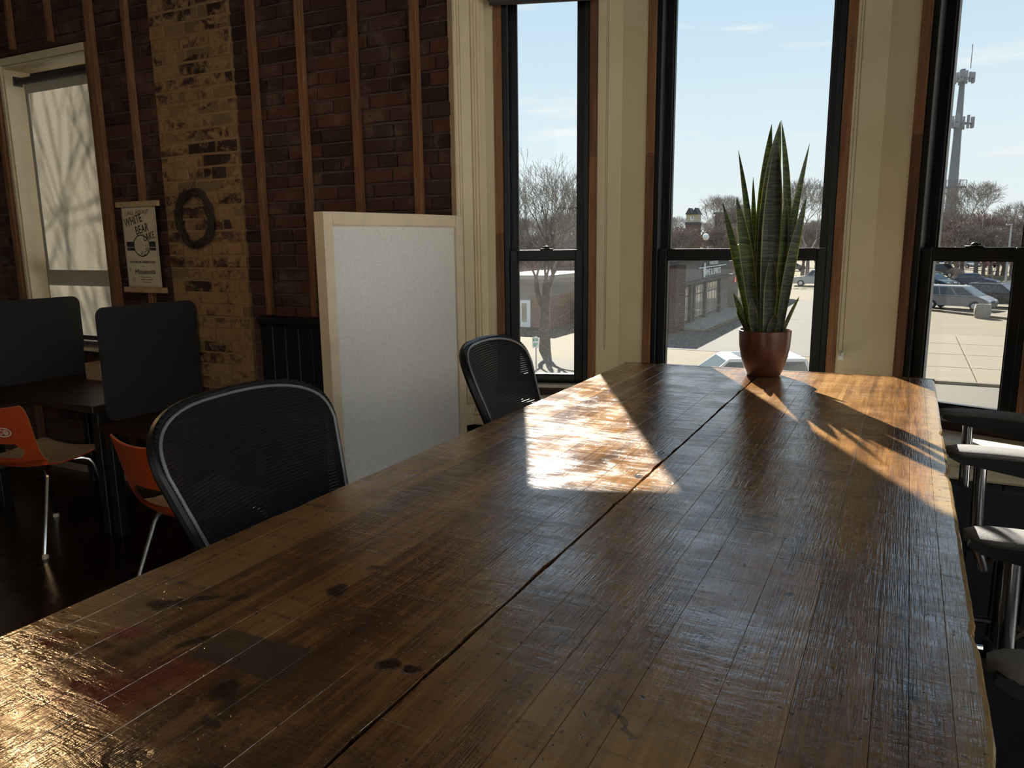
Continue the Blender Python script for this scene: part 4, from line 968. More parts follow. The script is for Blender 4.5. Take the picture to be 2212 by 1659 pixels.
# --- unseen sunlit facade added to the right, bounces daylight into the room
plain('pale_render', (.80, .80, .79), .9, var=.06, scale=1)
ac = thing('bounce_facade', 'unseen pale facade right of the bay, added to bounce sun indoors', 'building', (15, 4, GZ))
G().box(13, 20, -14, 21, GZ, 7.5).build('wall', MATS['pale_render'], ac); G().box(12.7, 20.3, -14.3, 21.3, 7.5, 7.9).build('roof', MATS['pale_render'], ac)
for k in range(6):
    for z in (-2.6, .9, 4.2): G().box(12.95, 13, -11.5+5.4*k, -10.2+5.4*k, z, z+1.9).build('window', plain('dark_pane', (.05, .06, .07), .1), ac)

ab = thing('bounce_terrace', 'unseen pale terrace behind the camera, added to bounce sun indoors', 'building', (-3, -18, GZ))  # unseen building added as bright fill for the rear window
G().box(-22, 12, -24, -17, GZ, 6.5).build('wall', MATS['pale_render'], ab); G().box(-22.3, 12.3, -24.3, -16.7, 6.5, 6.9).build('roof', MATS['pale_render'], ab)
for k in range(6):
    for z in (-2.6, .9, 4.0): G().box(-19+5.4*k, -17.7+5.4*k, -17, -16.95, z, z+1.7).build('window', MATS['dark_pane'], ab)
# --- concrete planter
c = gnd(2121, 687); g = G().lathe([(0, 0), (.40, 0), (.46, .12), (.50, .45), (.48, .72), (.43, .86), (.45, .90), (.40, .90), (.38, .82), (0, .80)], 20, (c.x, c.y, GZ))
plain('rough_concrete', (.24, .215, .17), .9, bump=.4, scale=8); tag(g.build('concrete_planter', MATS['rough_concrete'], None, True), 'round pale concrete planter at the kerb in front of the silver minivan', 'planter')

# --- cars
def paint(nm, c, metal=.35): return plain('paint_'+nm, c, .28, metal, .05)
plain('car_glass', (.03, .04, .045), .08); plain('tyre', (.015, .015, .015), .85); plain('hubcap', (.55, .55, .56), .3, .7); plain('lamp_lens', (.75, .73, .68), .15); plain('bumper', (.03, .03, .03), .6); plain('tail_lens', (.35, .02, .02), .2)
SPEC = {  # L, W, H, belt, hood, cabin base x0,x1, roof x0,x1, wheelbase
    'minivan': (4.75, 1.9, 1.74, 1.02, .98, -2.30, 1.62, -2.05, .55, 2.95), 'suv': (4.7, 1.9, 1.78, 1.08, 1.06, -2.28, 1.15, -2.0, .25, 2.8),
    'sedan': (4.5, 1.8, 1.44, .92, .86, -1.75, 1.05, -1.05, .15, 2.7), 'pickup': (5.4, 1.95, 1.85, 1.12, 1.12, -.55, 1.3, -.35, .55, 3.4)}
def car(kind, col, label, loc, rz):
    L, W, H, bt, hd, c0, c1, r0, r1, wbs = SPEC[kind]; t = thing(kind, label, 'truck' if kind == 'pickup' else ('car' if kind == 'sedan' else ('van' if kind == 'minivan' else 'car')), loc, rz)
    pm = MATS['paint_'+col]; h = W/2
    pr = [(-L/2+.08, .30), (-L/2, .5), (-L/2+.04, bt-.08), (-L/2+.12, bt), (c1, bt), (c1+.1, bt-.01), (L/2-.28, hd-.12), (L/2-.06, hd-.25), (L/2, .55), (L/2-.08, .28)]
    # wheel arches cut into the lower edge
    def arch(cx, r=.40, n=7): return [(cx+r*math.cos(a), .29+max(0, r*math.sin(a))) for a in np.linspace(0, math.pi, n)]
    pr = pr + arch(wbs/2) + arch(-wbs/2)
    if kind == 'pickup': pr = [(-L/2+.05, .5), (-L/2, .6), (-L/2, bt-.1), (-L/2+.03, bt-.06), (c0, bt-.06), (c0, bt)]+pr[4:]
    rows = []
    for y, s in ((-h+.06, .93), (-h, 1), (h, 1), (h-.06, .93)): rows.append([(x, y, .55+(z-.55)*(s if z > .55 else 1)) for x, z in pr])
    g = G().grid(rows, closed=True); n = len(pr)
    g.f += [tuple(range(n-1, -1, -1)), tuple(3*n+k for k in range(n))]
    body = g.build('body', pm, t, world=False, fix=True)
    hb, ht = h*.97, h*.76
    B = [(c0, -hb, bt), (c1, -hb, bt), (c1, hb, bt), (c0, hb, bt)]; T = [(r0, -ht, H-.03), (r1, -ht, H-.03), (r1, ht, H-.03), (r0, ht, H-.03)]
    T2 = [(r0+.08, -ht+.1, H), (r1-.1, -ht+.1, H), (r1-.1, ht-.1, H), (r0+.08, ht-.1, H)]
    g = G().grid([B, T, T2], closed=True); g.f += [(3, 2, 1, 0), (8, 9, 10, 11)]
    g.build('cabin', pm, t, world=False)
    if kind == 'suv': G().cbox(r0+.45, r1-.35, -ht+.24, ht-.24, H+.001, H+.014, .005).build('sunroof', MATS['car_glass'], t, world=False)
    def pt(u, v, y):          # point on a cabin side (u along, v up)
        return Vector((lerp(lerp(c0, c1, u), lerp(r0, r1, u), v), y*lerp(hb, ht, v)+y*.012, lerp(bt, H-.03, v)))
    cuts = [.03, .36, .66, .97] if kind in ('minivan', 'suv') else ([.06, .5, .95] if kind == 'sedan' else [.08, .52, .94])
    for y in (-1, 1):
        for a, b in zip(cuts[:-1], cuts[1:]):
            q = [pt(a+.012, .08, y), pt(b-.012, .08, y), pt(b-.012, .88, y), pt(a+.012, .88, y)]
            G().prism(q, [Vector((v.x, v.y-y*.02, v.z)) for v in q]).build('side_window', MATS['car_glass'], t, world=False)
    for nm, bx, tx, s in (('windshield', c1, r1, 1), ('rear_window', c0, r0, -1)):
        q = [Vector((lerp(bx, tx, v)+s*.012, sg*lerp(hb, ht, v)*.9, lerp(bt, H-.03, v)+.006)) for v, sg in ((.06, -1), (.06, 1), (.92, 1), (.92, -1))]
        G().prism(q, [Vector((v.x-s*.02, v.y, v.z-.01)) for v in q]).build(nm, MATS['car_glass'], t, world=False)
    for x in (-wbs/2, wbs/2):
        for y in (-1, 1):
            w_ = G().lathe([(0, -.10), (.26, -.10), (.33, -.07), (.33, .07), (.26, .10), (0, .10)], 18, (x, y*(h-.11), .33), 'y').build('wheel', MATS['tyre'], t, True, world=False)
            g = G().lathe([(0, .0), (.20, .0), (.21, .015), (.05, .03), (0, .03)], 14, (0, 0, 0), 'y'); g.v = [(v[0]+x, y*(v[1]+h-.012), v[2]+.33) for v in g.v]
            g.build('hubcap', MATS['hubcap'], w_, True, world=False)
    for y in (-1, 1):
        G().cbox(L/2-.22, L/2-.015, y*(h-.42)-.18 if y > 0 else -h+.24, y*(h-.42)+.18 if y > 0 else -h+.60, hd-.36, hd-.22, .03).build('headlight', MATS['lamp_lens'], t, world=False)
        G().cbox(-L/2-.015, -L/2+.06, min(y*(h-.2), y*(h-.06)), max(y*(h-.2), y*(h-.06)), bt-.38, bt-.12, .02).build('tail_light', MATS['tail_lens'], t, world=False)
    G().cbox(L/2-.06, L/2+.02, -h+.66, h-.66, hd-.42, hd-.26, .02).build('grille', MATS['bumper'], t, world=False)
    return t
for nm, c_ in (('silver', (.22, .215, .22)), ('black', (.015, .015, .017)), ('blue', (.016, .032, .09)), ('white', (.42, .415, .40)), ('grey', (.08, .08, .085)), ('red', (.15, .015, .012)), ('teal', (.05, .085, .10))): paint(nm, c_, .1 if nm == 'white' else .35)
R_ = math.radians
car('minivan', 'silver', 'silver minivan parked behind the round concrete planter', (3.45, 64.75, GZ), R_(-24))
car('suv', 'black', 'black SUV parked beside the silver minivan', (6.3, 67.6, GZ), R_(-24))
car('sedan', 'blue', 'dark blue car parked in the lot beyond the minivan', (6.4, 94.5, GZ), R_(-14))
s1 = car('sedan', 'teal', 'dark teal car parked in the lot left of the dark blue car', (2.6, 92, GZ), R_(-45))
dup(s1, (.4, 89.5, GZ), R_(-45), 'dark car partly cut off by the right window frame, behind the minivan')
v1 = car('suv', 'grey', 'grey SUV parked in the second row of the lot', (1.6, 110, GZ), R_(-30))
dup(v1, (4.2, 117, GZ), R_(-30), 'grey SUV just behind the other grey SUV in the lot'); dup(v1, (1.2, 124, GZ), R_(-30), 'grey SUV furthest back at the left of the lot')
car('sedan', 'white', 'white car at the right edge of the right window', (10.3, 90, GZ), R_(160))
f1 = car('sedan', 'silver', 'small car in the far rows of the parking lot', (9, 152, GZ), R_(-60)); f1['group'] = 'cars in the far rows of the lot'
f2 = car('suv', 'red', 'small car in the far rows of the parking lot', (12, 158, GZ), R_(-60)); f2['group'] = 'cars in the far rows of the lot'
f3 = car('suv', 'white', 'small car in the far rows of the parking lot', (4.2, 148, GZ), R_(-60)); f3['group'] = 'cars in the far rows of the lot'
rs = random.Random(8)
for k in range(17):
    dup(rs.choice((f1, f2, f3, v1)), (3+2.75*(k % 9)+rs.uniform(-.2, .2)+(1.5 if k > 8 else 0), 166+(18 if k > 8 else 0), GZ), R_(-60), 'small car in the far rows of the parking lot', 'cars in the far rows of the lot')
car('pickup', 'white', 'pale pickup truck parked across the street, right of the plant', (-8.9, 92, GZ), R_(180))
dup(f1, (-17, 135, GZ), R_(20), 'small car on the grass side beyond the pickup truck', 'cars beyond the pickup'); dup(f2, (-20, 140, GZ), R_(20), 'small car on the grass side beyond the pickup truck', 'cars beyond the pickup')
q = on_z(1562, 768, GZ+1.78); car('suv', 'white', 'white SUV right below the middle window, only its roof in view', (q.x+.2, q.y+.3, GZ), R_(205))

# --- street furniture on the lot
plain('galv_steel', (.36, .36, .37), .45, .6); plain('sign_red', (.5, .03, .03), .5); plain('sign_white', (.75, .75, .72), .5); plain('sign_green', (.03, .22, .08), .5)
c = gnd(2120, 590); t = thing('stop_sign', 'red octagonal stop sign at the far drive of the lot', 'sign', (c.x, c.y, GZ))
G().tube([(c.x, c.y, GZ), (c.x, c.y, GZ+3.0)], .05, 8).build('post', MATS['galv_steel'], t)
pg = [(c.x+.5*math.cos(a), c.z+2.75+.5*math.sin(a)) for a in [math.pi/8+k*math.pi/4 for k in range(8)]]
G().prism([(x, c.y-.06, z) for x, z in pg], [(x, c.y-.03, z) for x, z in pg]).build('sign_face', MATS['sign_red'], t)
G().cbox(c.x-.3, c.x+.3, c.y-.06, c.y-.03, GZ+1.45, GZ+2.05, .01).build('lower_plate', MATS['sign_white'], t)
c = gnd(2171, 618); t = thing('light_pole', 'dark steel pole standing in the parking lot', 'pole', (c.x, c.y, GZ)); G().tube([(c.x, c.y, GZ+.5), (c.x, c.y, GZ+6.5)], [.11, .08], 10).build('shaft', MATS['galv_steel'], t, True)
G().lathe([(.25, 0), (.25, .5), (0, .5)], 14, (c.x, c.y, GZ)).build('footing', MATS['rough_concrete'], t, True); G().cbox(c.x-.5, c.x+.1, c.y-.12, c.y+.12, GZ+6.4, GZ+6.55, .03).build('lamp_head', MATS['galv_steel'], t)
sg = on_y(1157, 740, 24.0); t = thing('parking_sign', 'small white parking sign with green marks in front of the left tree', 'sign', (sg.x, 24, GZ))
G().tube([(sg.x, 24.03, GZ), (sg.x, 24.03, sg.z+.2)], .025, 8).build('post', MATS['galv_steel'], t); G().cbox(sg.x-.13, sg.x+.13, 23.99, 24.0, sg.z-.19, sg.z+.2, .004).build('plate', MATS['sign_white'], t)
g = G().box(sg.x-.11, sg.x+.11, 23.985, 23.989, sg.z+.15, sg.z+.165).box(sg.x-.11, sg.x-.03, 23.985, 23.989, sg.z+.05, sg.z+.13).box(sg.x+.0, sg.x+.10, 23.985, 23.989, sg.z+.07, sg.z+.12)
for k in range(3): g.box(sg.x-.09, sg.x+.09-.03*k, 23.985, 23.989, sg.z-.05-.045*k, sg.z-.025-.045*k)
g.build('marks', MATS['sign_green'], t)

# --- cell tower
plain('tower_steel', (.22, .23, .24), .55, .3); plain('antenna', (.3, .31, .32), .6)
TY = 150.
def twp(px, py): return on_y(px, py, TY)
tc = twp(2056, 420); ttop = twp(2074, 150).z
t = thing('cell_tower', 'tall steel cell tower with two rings of antennas, seen through the right window', 'tower', (tc.x, TY, GZ))
zA, zB, zC = twp(2074, 165).z, twp(2066, 262).z, twp(2053, 405).z
G().tube([(tc.x, TY, GZ), (tc.x, TY, zC), (tc.x, TY, zB), (tc.x, TY, ttop)], [1.0, .82, .58, .36], 12).build('mast', MATS['tower_steel'], t, True)
G().tube([(tc.x+1.0, TY, ttop), (tc.x+1.0, TY, twp(2074, 98).z)], .06, 5).build('whip_aerial', MATS['tower_steel'], t)
for z, r0 in ((zA, 1.9), (zB, 2.5)):
    ri = G(); P = [(tc.x+r0*math.cos(a), TY+r0*math.sin(a), z-.4) for a in [2*math.pi*k/3+.4 for k in range(3)]]
    for k in range(3): ri.tube([P[k], P[(k+1) % 3]], .11, 5); ri.tube([(tc.x, TY, z-.4), P[k]], .10, 5)
    rg = ri.build('antenna_ring', MATS['tower_steel'], t)
    for k in range(3):
        for q_ in (.08, .36, .64, .92):
            a, b = Vector(P[k]), Vector(P[(k+1) % 3]); p_ = a.lerp(b, q_); h_ = random.uniform(.9, 1.3)
            G().cbox(p_.x-.22, p_.x+.22, p_.y-.14, p_.y+.14, z-.4-h_*.7, z-.4+h_, .03).build('panel_antenna', MATS['antenna'], rg)
g = G().tube([(tc.x+2.0*math.cos(a), TY+2.0*math.sin(a), zC) for a in [2*math.pi*k/12 for k in range(12)]], .08, 5, closed=True).tube([(tc.x+2.0*math.cos(a), TY+2.0*math.sin(a), zC+1.1) for a in [2*math.pi*k/12 for k in range(12)]], .05, 5, closed=True)
for k in range(6):
    a = math.pi*k/3; g.tube([(tc.x, TY, zC), (tc.x+2*math.cos(a), TY+2*math.sin(a), zC), (tc.x+2*math.cos(a), TY+2*math.sin(a), zC+1.1)], .07, 5)
g.build('platform', MATS['tower_steel'], t)

# --- clock tower
MATS['far_brick'] = mk_wallback('far_orange_brick', (.17, .08, .04), (.19, .13, .085)); plain('slate', (.03, .03, .035), .7); plain('clock_cream', (.45, .40, .25), .5)
KY = 118.; k0, k1 = on_y(1480.5, 500, KY), on_y(1507.5, 500, KY); kx = (k0.x+k1.x)/2; kw = (k1.x-k0.x)/2
zs_, zc_, zt_ = on_y(1494, 480, KY).z, on_y(1494, 463, KY).z, on_y(1494, 449, KY).z
t = thing('clock_tower', 'brick clock tower with cream clock faces and gabled dark roof, left of the plant', 'tower', (kx, KY+kw, GZ))
G().box(kx-kw, kx+kw, KY, KY+2*kw, GZ, zs_-.4).build('shaft', MATS['far_brick'], t); G().box(kx-kw*1.08, kx+kw*1.08, KY-.1, KY+2*kw+.1, zs_-.4, zs_).build('belt', MATS['slate'], t)
G().box(kx-kw*.95, kx+kw*.95, KY+.05, KY+2*kw-.05, zs_, zc_+.2).build('clock_stage', MATS['clock_cream'], t)
g = G()
for sx in (-.5, .5): g.prism([(kx+kw*(sx-.56), KY-.25, zc_), (kx+kw*(sx+.56), KY-.25, zc_), (kx+kw*sx, KY-.25, zt_)], [(kx+kw*(sx-.56), KY+2*kw+.25, zc_), (kx+kw*(sx+.56), KY+2*kw+.25, zc_), (kx+kw*sx, KY+2*kw+.25, zt_)])
g.build('roof', MATS['slate'], t)
zm_ = (zs_+zc_)/2; g = G().lathe([(0, 0), (.36*kw, 0), (.36*kw, .04), (0, .04)], 20, (kx, KY+.0, zm_), 'y').build('clock_face', MATS['sign_white'], t)
g = G().box(kx-.04, kx+.04, KY-.05, KY-.02, zm_, zm_+.3).box(kx, kx+.22, KY-.05, KY-.02, zm_-.03, zm_+.03); g.build('hands', MATS['slate'], t)

# --- liquor store at left of the middle window (shaded facade towards the street)
plain('store_wall', (.15, .137, .122), .8, var=.1, scale=2); plain('store_dark', (.06, .055, .05), .7); m = Mat('store_glass'); n_ = m.noise(m.pos(), .6); m.set(color=m.ramp(n_, [(.4, (.30, .26, .20)), (.6, (.42, .37, .28))]), rough=.06, spec=.9); MATS['store_glass'] = m.m  # tan pane colour stands in for light seen through the glass
SXF = -12.0; st = thing('liquor_store', 'long low shop with White Bear Wine and Spirits sign and tall windows, in shade', 'building', (-18, 53, GZ)); ZT = GZ+4.0
def sy(px): r_ = ray(px, 640); return SXF*r_.y/r_.x
ya, ybb = sy(1441), sy(1572)
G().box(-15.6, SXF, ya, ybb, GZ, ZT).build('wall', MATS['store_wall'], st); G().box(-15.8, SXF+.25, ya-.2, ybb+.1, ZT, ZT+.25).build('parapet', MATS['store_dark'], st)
G().box(SXF, SXF+.5, ya, sy(1462), GZ, ZT-.2).build('corner_pier', MATS['apron'], st)
for pa, pb, n in ((1470, 1485, 2), (1488, 1492, 1), (1496, 1517, 3), (1522, 1547, 4)):
    A, B = sy(pa), sy(pb)
    wf = G().box(SXF-.02, SXF+.06, A-.12, B+.12, GZ+.25, GZ+2.45).build('window', MATS['store_dark'], st)
    for k in range(n):
        a, b = lerp(A, B, (k+.10)/n), lerp(A, B, (k+.9)/n)
        G().box(SXF+.0605, SXF+.08, a, b, GZ+.35, GZ+1.78).build('pane', MATS['store_glass'], wf); G().box(SXF+.0605, SXF+.08, a, b, GZ+1.86, GZ+2.36).build('pane', MATS['store_glass'], wf)
for px in (1467, 1487, 1494, 1519, 1550):
    a = sy(px); G().box(SXF, SXF+.22, a-.22, a+.22, GZ, GZ+2.55).build('pilaster', MATS['store_dark'], st)
G().box(SXF, SXF+.35, sy(1464), ybb, GZ+2.56, GZ+2.7).build('cornice', MATS['store_dark'], st)
def stext(txt, size, y, z, sx=1.):
    me = text_mesh(txt, size, .02, 'CENTER', 0, sx); o = link(me, 'lettering', MATS['sign_white'], st); o.location = (SXF+.08-st.location.x, y-st.location.y, z-GZ); o.rotation_euler = (math.pi/2, 0, math.pi/2)
stext('WHITE BEAR', .36, sy(1537), GZ+3.66, 1.25); stext('WINE & SPIRITS', .62, sy(1534.5), GZ+3.07, 1.2)
g = G().box(SXF+.05, SXF+.12, sy(1505), sy(1563), GZ+3.40, GZ+3.47); g.prism([(SXF+.05, sy(1516), GZ+2.80), (SXF+.05, sy(1518), GZ+2.80), (SXF+.05, sy(1519), GZ+3.40), (SXF+.05, sy(1515), GZ+3.40)], [(SXF+.12, sy(1516), GZ+2.80), (SXF+.12, sy(1518), GZ+2.80), (SXF+.12, sy(1519), GZ+3.40), (SXF+.12, sy(1515), GZ+3.40)])
g.box(SXF+.05, SXF+.12, sy(1516), sy(1518.2), GZ+3.47, GZ+3.72); g.build('sign_bar_and_bottle', MATS['sign_white'], st)
G().box(SXF, SXF+1.9, sy(1460), ybb, GZ+.005, GZ+.14).build('walkway', MATS['rough_concrete'], st)
for k in range(15):
    p_ = gnd(1531, 716).lerp(gnd(1600, 688), k/14); tag(G().cbox(p_.x-.12, p_.x+.12, p_.y-.2, p_.y+.2, GZ+.013, GZ+.13, .03).build('wheel_stop', MATS['slab']), 'pale wheel stop in the dotted row before the liquor store', 'wheel stop', 'row of wheel stops')
ns = thing('neighbour_shop', 'grey shop with a pale canopy just beyond the liquor store', 'building', (-17, sy(1590), GZ))
y0, y1 = ybb+2.2, ybb+16
G().box(-24, SXF+.1, y0, y1, GZ, GZ+3.6).build('wall', MATS['store_wall'], ns); G().box(SXF+.1, SXF+1.5, y0+.5, y1-.5, GZ+2.4, GZ+3.5).build('canopy', plain('canopy', (.5, .5, .5), .7), ns)
for k in range(5): G().box(SXF+.1, SXF+.14, y0+1+k*2.8, y0+3+k*2.8, GZ+.4, GZ+2.5).build('window', MATS['store_glass'], ns)
# flag
fy = sy(1573); f0 = Vector((SXF+.6, fy, on_y(1585, 560, fy).z)); FL = thing('striped_flag', 'red and white striped flag hanging by the liquor store', 'flag', (SXF+.2, fy, f0.z-2))
plain('flag_red', (.5, .05, .05), .7); plain('flag_white', (.75, .72, .7), .7); plain('flag_blue', (.03, .05, .2), .7)
G().tube([(SXF+.1, fy, f0.z-1.2), (SXF+2.6, fy-.2, f0.z+1.0)], .03, 6).build('staff', MATS['galv_steel'], FL)
for k in range(13):
    rows = [[(SXF+.5+(k+d)*.07+.10*math.sin(s*5), fy-.1+.14*math.sin(s*6+k*.25), f0.z+.1+(k+d)*.055-s*1.9) for s in np.linspace(.0 if k < 6 else .72*.0, 1, 9)] for d in (0, 1)]
    G().grid(rows).build('stripe', MATS['flag_red' if k % 2 == 0 else 'flag_white'], FL)
G().grid([[(SXF+.5+(6+7*d)*.07+.10*math.sin(s*5), fy-.12+.14*math.sin(s*6+(6+7*d)*.25)-.02, f0.z+.1+(6+7*d)*.055-s*1.9) for s in np.linspace(0, .42, 6)] for d in np.linspace(0, 1, 6)]).build('canton', MATS['flag_blue'], FL)

# --- beige building seen through the left window
plain('stucco', (.26, .23, .19), .9, var=.06, scale=1.5); plain('flat_roof', (.30, .28, .23), .9); MATS['mid_brick'] = mk_wallback('mid_brick', (.30, .13, .08), (.34, .26, .2))
BYF = 42.3; bd = thing('beige_building', 'low beige building with a white door and brick corner behind the left tree', 'building', (-21, 46, GZ)); zr = on_y(1150, 603, BYF).z
def bx(px): r_ = ray(px, 650); return BYF*r_.x/r_.y
G().box(bx(1060), bx(1152), BYF, BYF+9, GZ, zr).build('wall', MATS['stucco'], bd); G().box(bx(1152), bx(1191), BYF-.15, BYF+9, GZ, on_y(1170, 640, BYF).z).build('brick_corner', MATS['mid_brick'], bd); G().box(bx(1152), bx(1191), BYF, BYF+9, on_y(1170, 640, BYF).z, zr).build('wall', MATS['stucco'], bd)
G().box(bx(1058), bx(1193), BYF-.3, BYF+9.5, zr, zr+.25).build('roof', MATS['flat_roof'], bd)
d0, d1, dz0, dz1 = bx(1122), bx(1147), on_y(1135, 707, BYF).z, on_y(1135, 648, BYF).z
dr = G().box(d0, d1, BYF-.12, BYF, dz0, dz1).build('door', MATS['sign_white'], bd); G().box(d0+.22, d1-.25, BYF-.14, BYF-.121, dz0+.35, dz1-.2).build('pane', MATS['store_glass'], dr)
gb = thing('green_house', 'pale green low building at the right side of the left window', 'building', (bx(1235), BYF+4, GZ)); plain('pale_green', (.36, .38, .26), .9)
G().box(bx(1220), bx(1268), BYF+2, BYF+9, GZ, on_y(1235, 612, BYF+2).z).build('wall', MATS['pale_green'], gb); G().box(bx(1216), bx(1270), BYF+1.7, BYF+9.2, on_y(1235, 612, BYF+2).z, on_y(1235, 608, BYF+2).z).build('roof', MATS['mid_brick'], gb)
rb = thing('red_building', 'distant reddish building behind the left tree', 'building', (-45, 88, GZ)); plain('rust', (.30, .16, .14), .9)
q0, q1 = on_y(1105, 522, 85), on_y(1166, 522, 85); G().box(q0.x, q1.x, 85, 95, GZ, q0.z).build('wall', MATS['rust'], rb); G().box(q0.x-.3, q1.x+.3, 84.7, 95.3, q0.z, q0.z+.3).build('roof', MATS['flat_roof'], rb)
db = thing('dark_block', 'distant dark flat-topped building behind the plant', 'building', (-52, 150, GZ)); q0, q1 = on_y(1545, 463, 150), on_y(1606, 463, 150); G().box(q0.x, q1.x, 150, 160, GZ, q0.z).build('wall', MATS['slate'], db); G().box(q0.x-.3, q1.x+.3, 149.7, 160.3, q0.z, q0.z+.4).build('roof', MATS['store_dark'], db)

# --- bare trees
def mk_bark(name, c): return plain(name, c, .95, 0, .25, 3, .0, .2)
mk_bark('bark', (.10, .082, .062)); mk_bark('bark_hazed', (.21, .18, .16)); mk_bark('bark_red', (.20, .145, .125)); plain('evergreen', (.035, .05, .025), .9)  # far bark paled in colour in place of atmospheric haze
RMIN = .007
CLIP = None
def tree_mesh(seed, H, r0, depth, fork, spread, nt=3, side=6):
    rr = random.Random(seed); trunk, limbs, twigs = G(), G(), G()
    def grow(p, d, L, r, k):
        if CLIP and CLIP(p): return
        n = 3 if k < 3 else 2; pts = [p]; q = p
        for i in range(n):
            d = (d+Vector((rr.gauss(0, .10 if k else .02), rr.gauss(0, .10 if k else .02), rr.gauss(.035, .05)))).normalized(); q = q+d*(L/n); pts.append(q)
        r1 = r*.66; rad = [max(lerp(r, r1, i/n), RMIN) for i in range(n+1)]
        (trunk if k == 0 else (limbs if k < 4 else twigs)).tube(pts, rad, side if k < 2 else (4 if k < 4 else 3), False)
        if k >= depth: return
        m_ = (nt if k == 0 else rr.choice((2, 3, 3) if 1 < k < 5 else (2, 2, 3)))
        az = rr.uniform(0, 6.28)
        for j in range(m_):
            a = az+6.283*j/m_+rr.uniform(-.4, .4); sp = spread*rr.uniform(.6, 1.25)*(1 if k else .75)
            o1 = d.orthogonal().normalized(); o2 = d.cross(o1)
            nd = (d*math.cos(sp)+(o1*math.cos(a)+o2*math.sin(a))*math.sin(sp)).normalized()
            if k < 3: nd = (nd+Vector((0, 0, .12))).normalized()
            grow(q, nd, L*rr.uniform(.70, .86)*(1.15 if k == 0 else 1), r1*rr.uniform(.72, .9), k+1)
            if k >= 2 and rr.random() < .55:      # side shoot
                s_ = pts[1]; grow(s_, (nd+d*.3).normalized(), L*.55, r1*.5, max(k+2, depth-1))
    grow(Vector((0, 0, 0)), Vector((0, 0, 1)), H*fork, r0, 0)
    return trunk, limbs, twigs
def tree(name, label, cat, loc, H, r0, depth, fork, spread, mat, seed, group=None, nt=3, rz=0.):
    t = thing(name, label, cat, loc, rz, group); a, b, c_ = tree_mesh(seed, H, r0, depth, fork, spread, nt)
    zmax = max(v[2] for v in c_.v); s = H/zmax
    for nm, g in (('trunk', a), ('branches', b), ('twigs', c_)):
        g.v = [(v[0]*s, v[1]*s, v[2]*s) for v in g.v]; o = g.build(nm, MATS[mat], t, nm == 'trunk', world=False, fix=False)
        if nm != 'trunk': o['kind'] = 'stuff'
    return t
b0 = gnd(1177, 758); ht = on_y(1190, 312, b0.y).z-GZ
tree('bare_tree', 'large bare tree with a forked trunk in front of the beige building, left window', 'tree', (b0.x, b0.y, GZ), ht, .36, 8, .24, .44, 'bark', 15, nt=3, rz=.5)
# street tree close to the house; its shadow falls on the shade of the brick-wall window
CLIP = lambda p: (p.x-7.5) > -.60*(p.y+7.4) or p.y+7.4 < 4.3
tree('bare_tree', 'bare street tree outside the brick wall, its shadow on the drawn window shade', 'tree', (-7.5, 7.4, GZ), 9.6, .24, 7, .30, .42, 'bark', 9)
RMIN = .013; CLIP = None
T1 = tree('far_tree', 'bare tree behind the cell tower and parking lot, broad crown', 'tree', (0, 0, GZ), 14, .32, 8, .22, .5, 'bark_hazed', 12)
T2 = tree('far_tree', 'bare tree in the middle window right of the snake plant', 'tree', (0, 0, GZ), 14, .30, 8, .2, .55, 'bark_hazed', 31)
S1 = tree('bare_shrub', 'reddish bare shrub in the thicket beyond the lot', 'shrub', (0, 0, GZ), 6, .10, 7, .10, .6, 'bark_red', 44, 'thicket beyond the lot', 4)
def put(src, px, ytop, Y, H0, rz, label, group=None, first=False):
    p_ = on_y(px, ytop, Y); h = p_.z-GZ
    if first: src.location = (p_.x, Y, GZ); src.scale = (h/H0,)*3; src.rotation_euler = (0, 0, rz); src['label'] = label; return src
    return dup(src, (p_.x, Y, GZ), rz, label, group, h/H0)
put(T1, 2128, 388, 118, 14, .3, 'bare tree with a broad crown right of the cell tower', first=True)
put(T2, 1756, 380, 100, 14, 1.2, 'bare tree in the middle window, right of the snake plant', first=True)
put(T1, 1560, 420, 135, 14, 2.0, 'bare tree behind the clock tower, left of the snake plant'); put(T2, 2200, 430, 130, 14, 4, 'bare tree cut off by the right edge of the photo'); put(T2, 2055, 440, 125, 14, 2.2, 'bare tree at the foot of the cell tower'); put(T1, 1600, 440, 150, 14, 5, 'bare tree directly behind the snake plant')
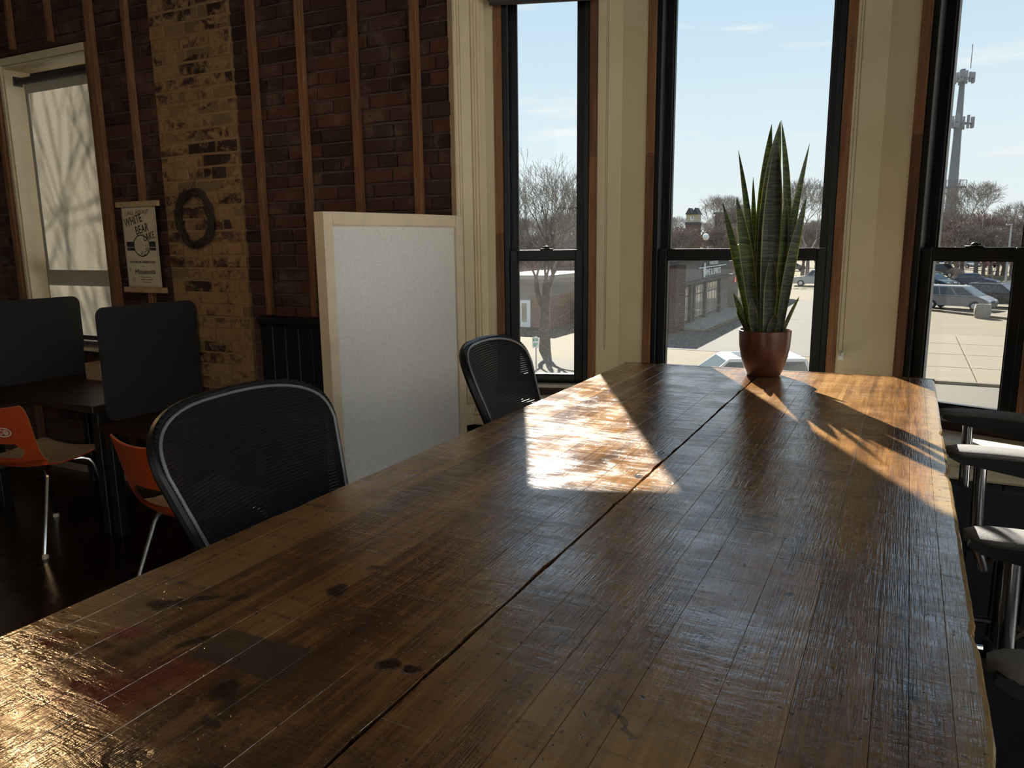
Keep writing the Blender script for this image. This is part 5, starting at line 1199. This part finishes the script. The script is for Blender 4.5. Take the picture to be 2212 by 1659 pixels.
st_ = put(T2, 2150, 536, gnd(2150, 606).y, 14, .7, 'small bare tree in the parking lot beside the stop sign'); put(T1, 1232, 455, 78, 14, 1., 'bare tree behind the pale green building'); put(T2, 1128, 462, 82, 14, 3., 'bare tree behind the beige building roof'); put(T1, 1690, 470, 160, 14, 1.6, 'bare tree low on the horizon behind the plant')
put(T1, 2060, 577, 90, 14, 2.6, 'small bare sapling between the parked cars')
put(S1, 2060, 470, 120, 6, 0, 'reddish bare shrub in the thicket beyond the lot', first=True)
for k, (px, yt, Y) in enumerate(((2090, 455, 124), (2120, 462, 120), (2150, 470, 126), (2180, 466, 122), (2205, 470, 118), (2035, 465, 130), (2075, 480, 112), (2135, 486, 114), (2165, 488, 116), (2195, 490, 112))): put(S1, px, yt, Y, 6, k*1.1, 'reddish bare shrub in the thicket beyond the lot', 'thicket beyond the lot')
for k, (px, yt, Y) in enumerate(((1520, 490, 126), (1550, 484, 122), (1580, 480, 124), (1610, 486, 120), (1710, 492, 118), (1740, 478, 116), (1768, 486, 120), (1452, 486, 116), (1470, 490, 112))): put(S1, px, yt, Y, 6, k*.9, 'bare shrub along the skyline of the middle window', 'skyline shrubs of the middle window')
for k, (px, yt, Y) in enumerate(((1200, 540, 56), (1216, 552, 50), (1232, 560, 50), (1120, 500, 70), (1150, 505, 72), (1180, 500, 74), (1210, 498, 70), (1240, 495, 72))): put(S1, px, yt, Y, 6, k*.7, 'bare shrub behind the buildings of the left window', 'shrubs of the left window')
rs = random.Random(77)
for k in range(34):
    px = 1095+k*33+rs.uniform(-9, 9); put(rs.choice((T1, T2)), px, rs.uniform(468, 492)-(px-1106)*.0113, rs.uniform(200, 300), 14, rs.uniform(0, 6), 'haze-paled bare tree on the distant skyline', 'distant skyline trees')
# low lamp globe near the clock tower
c = on_y(1525, 512, 100); t = thing('globe_lamp', 'white globe street lamp beside the clock tower', 'lamp', (c.x, 100, GZ)); G().tube([(c.x, 100, GZ), (c.x, 100, c.z-.4)], .07, 8).build('post', MATS['slate'], t); G().lathe([(0, -.45), (.3, -.35), (.45, 0), (.3, .35), (0, .45)], 14, (c.x, 100, c.z)).build('globe', MATS['sign_white'], t, True)
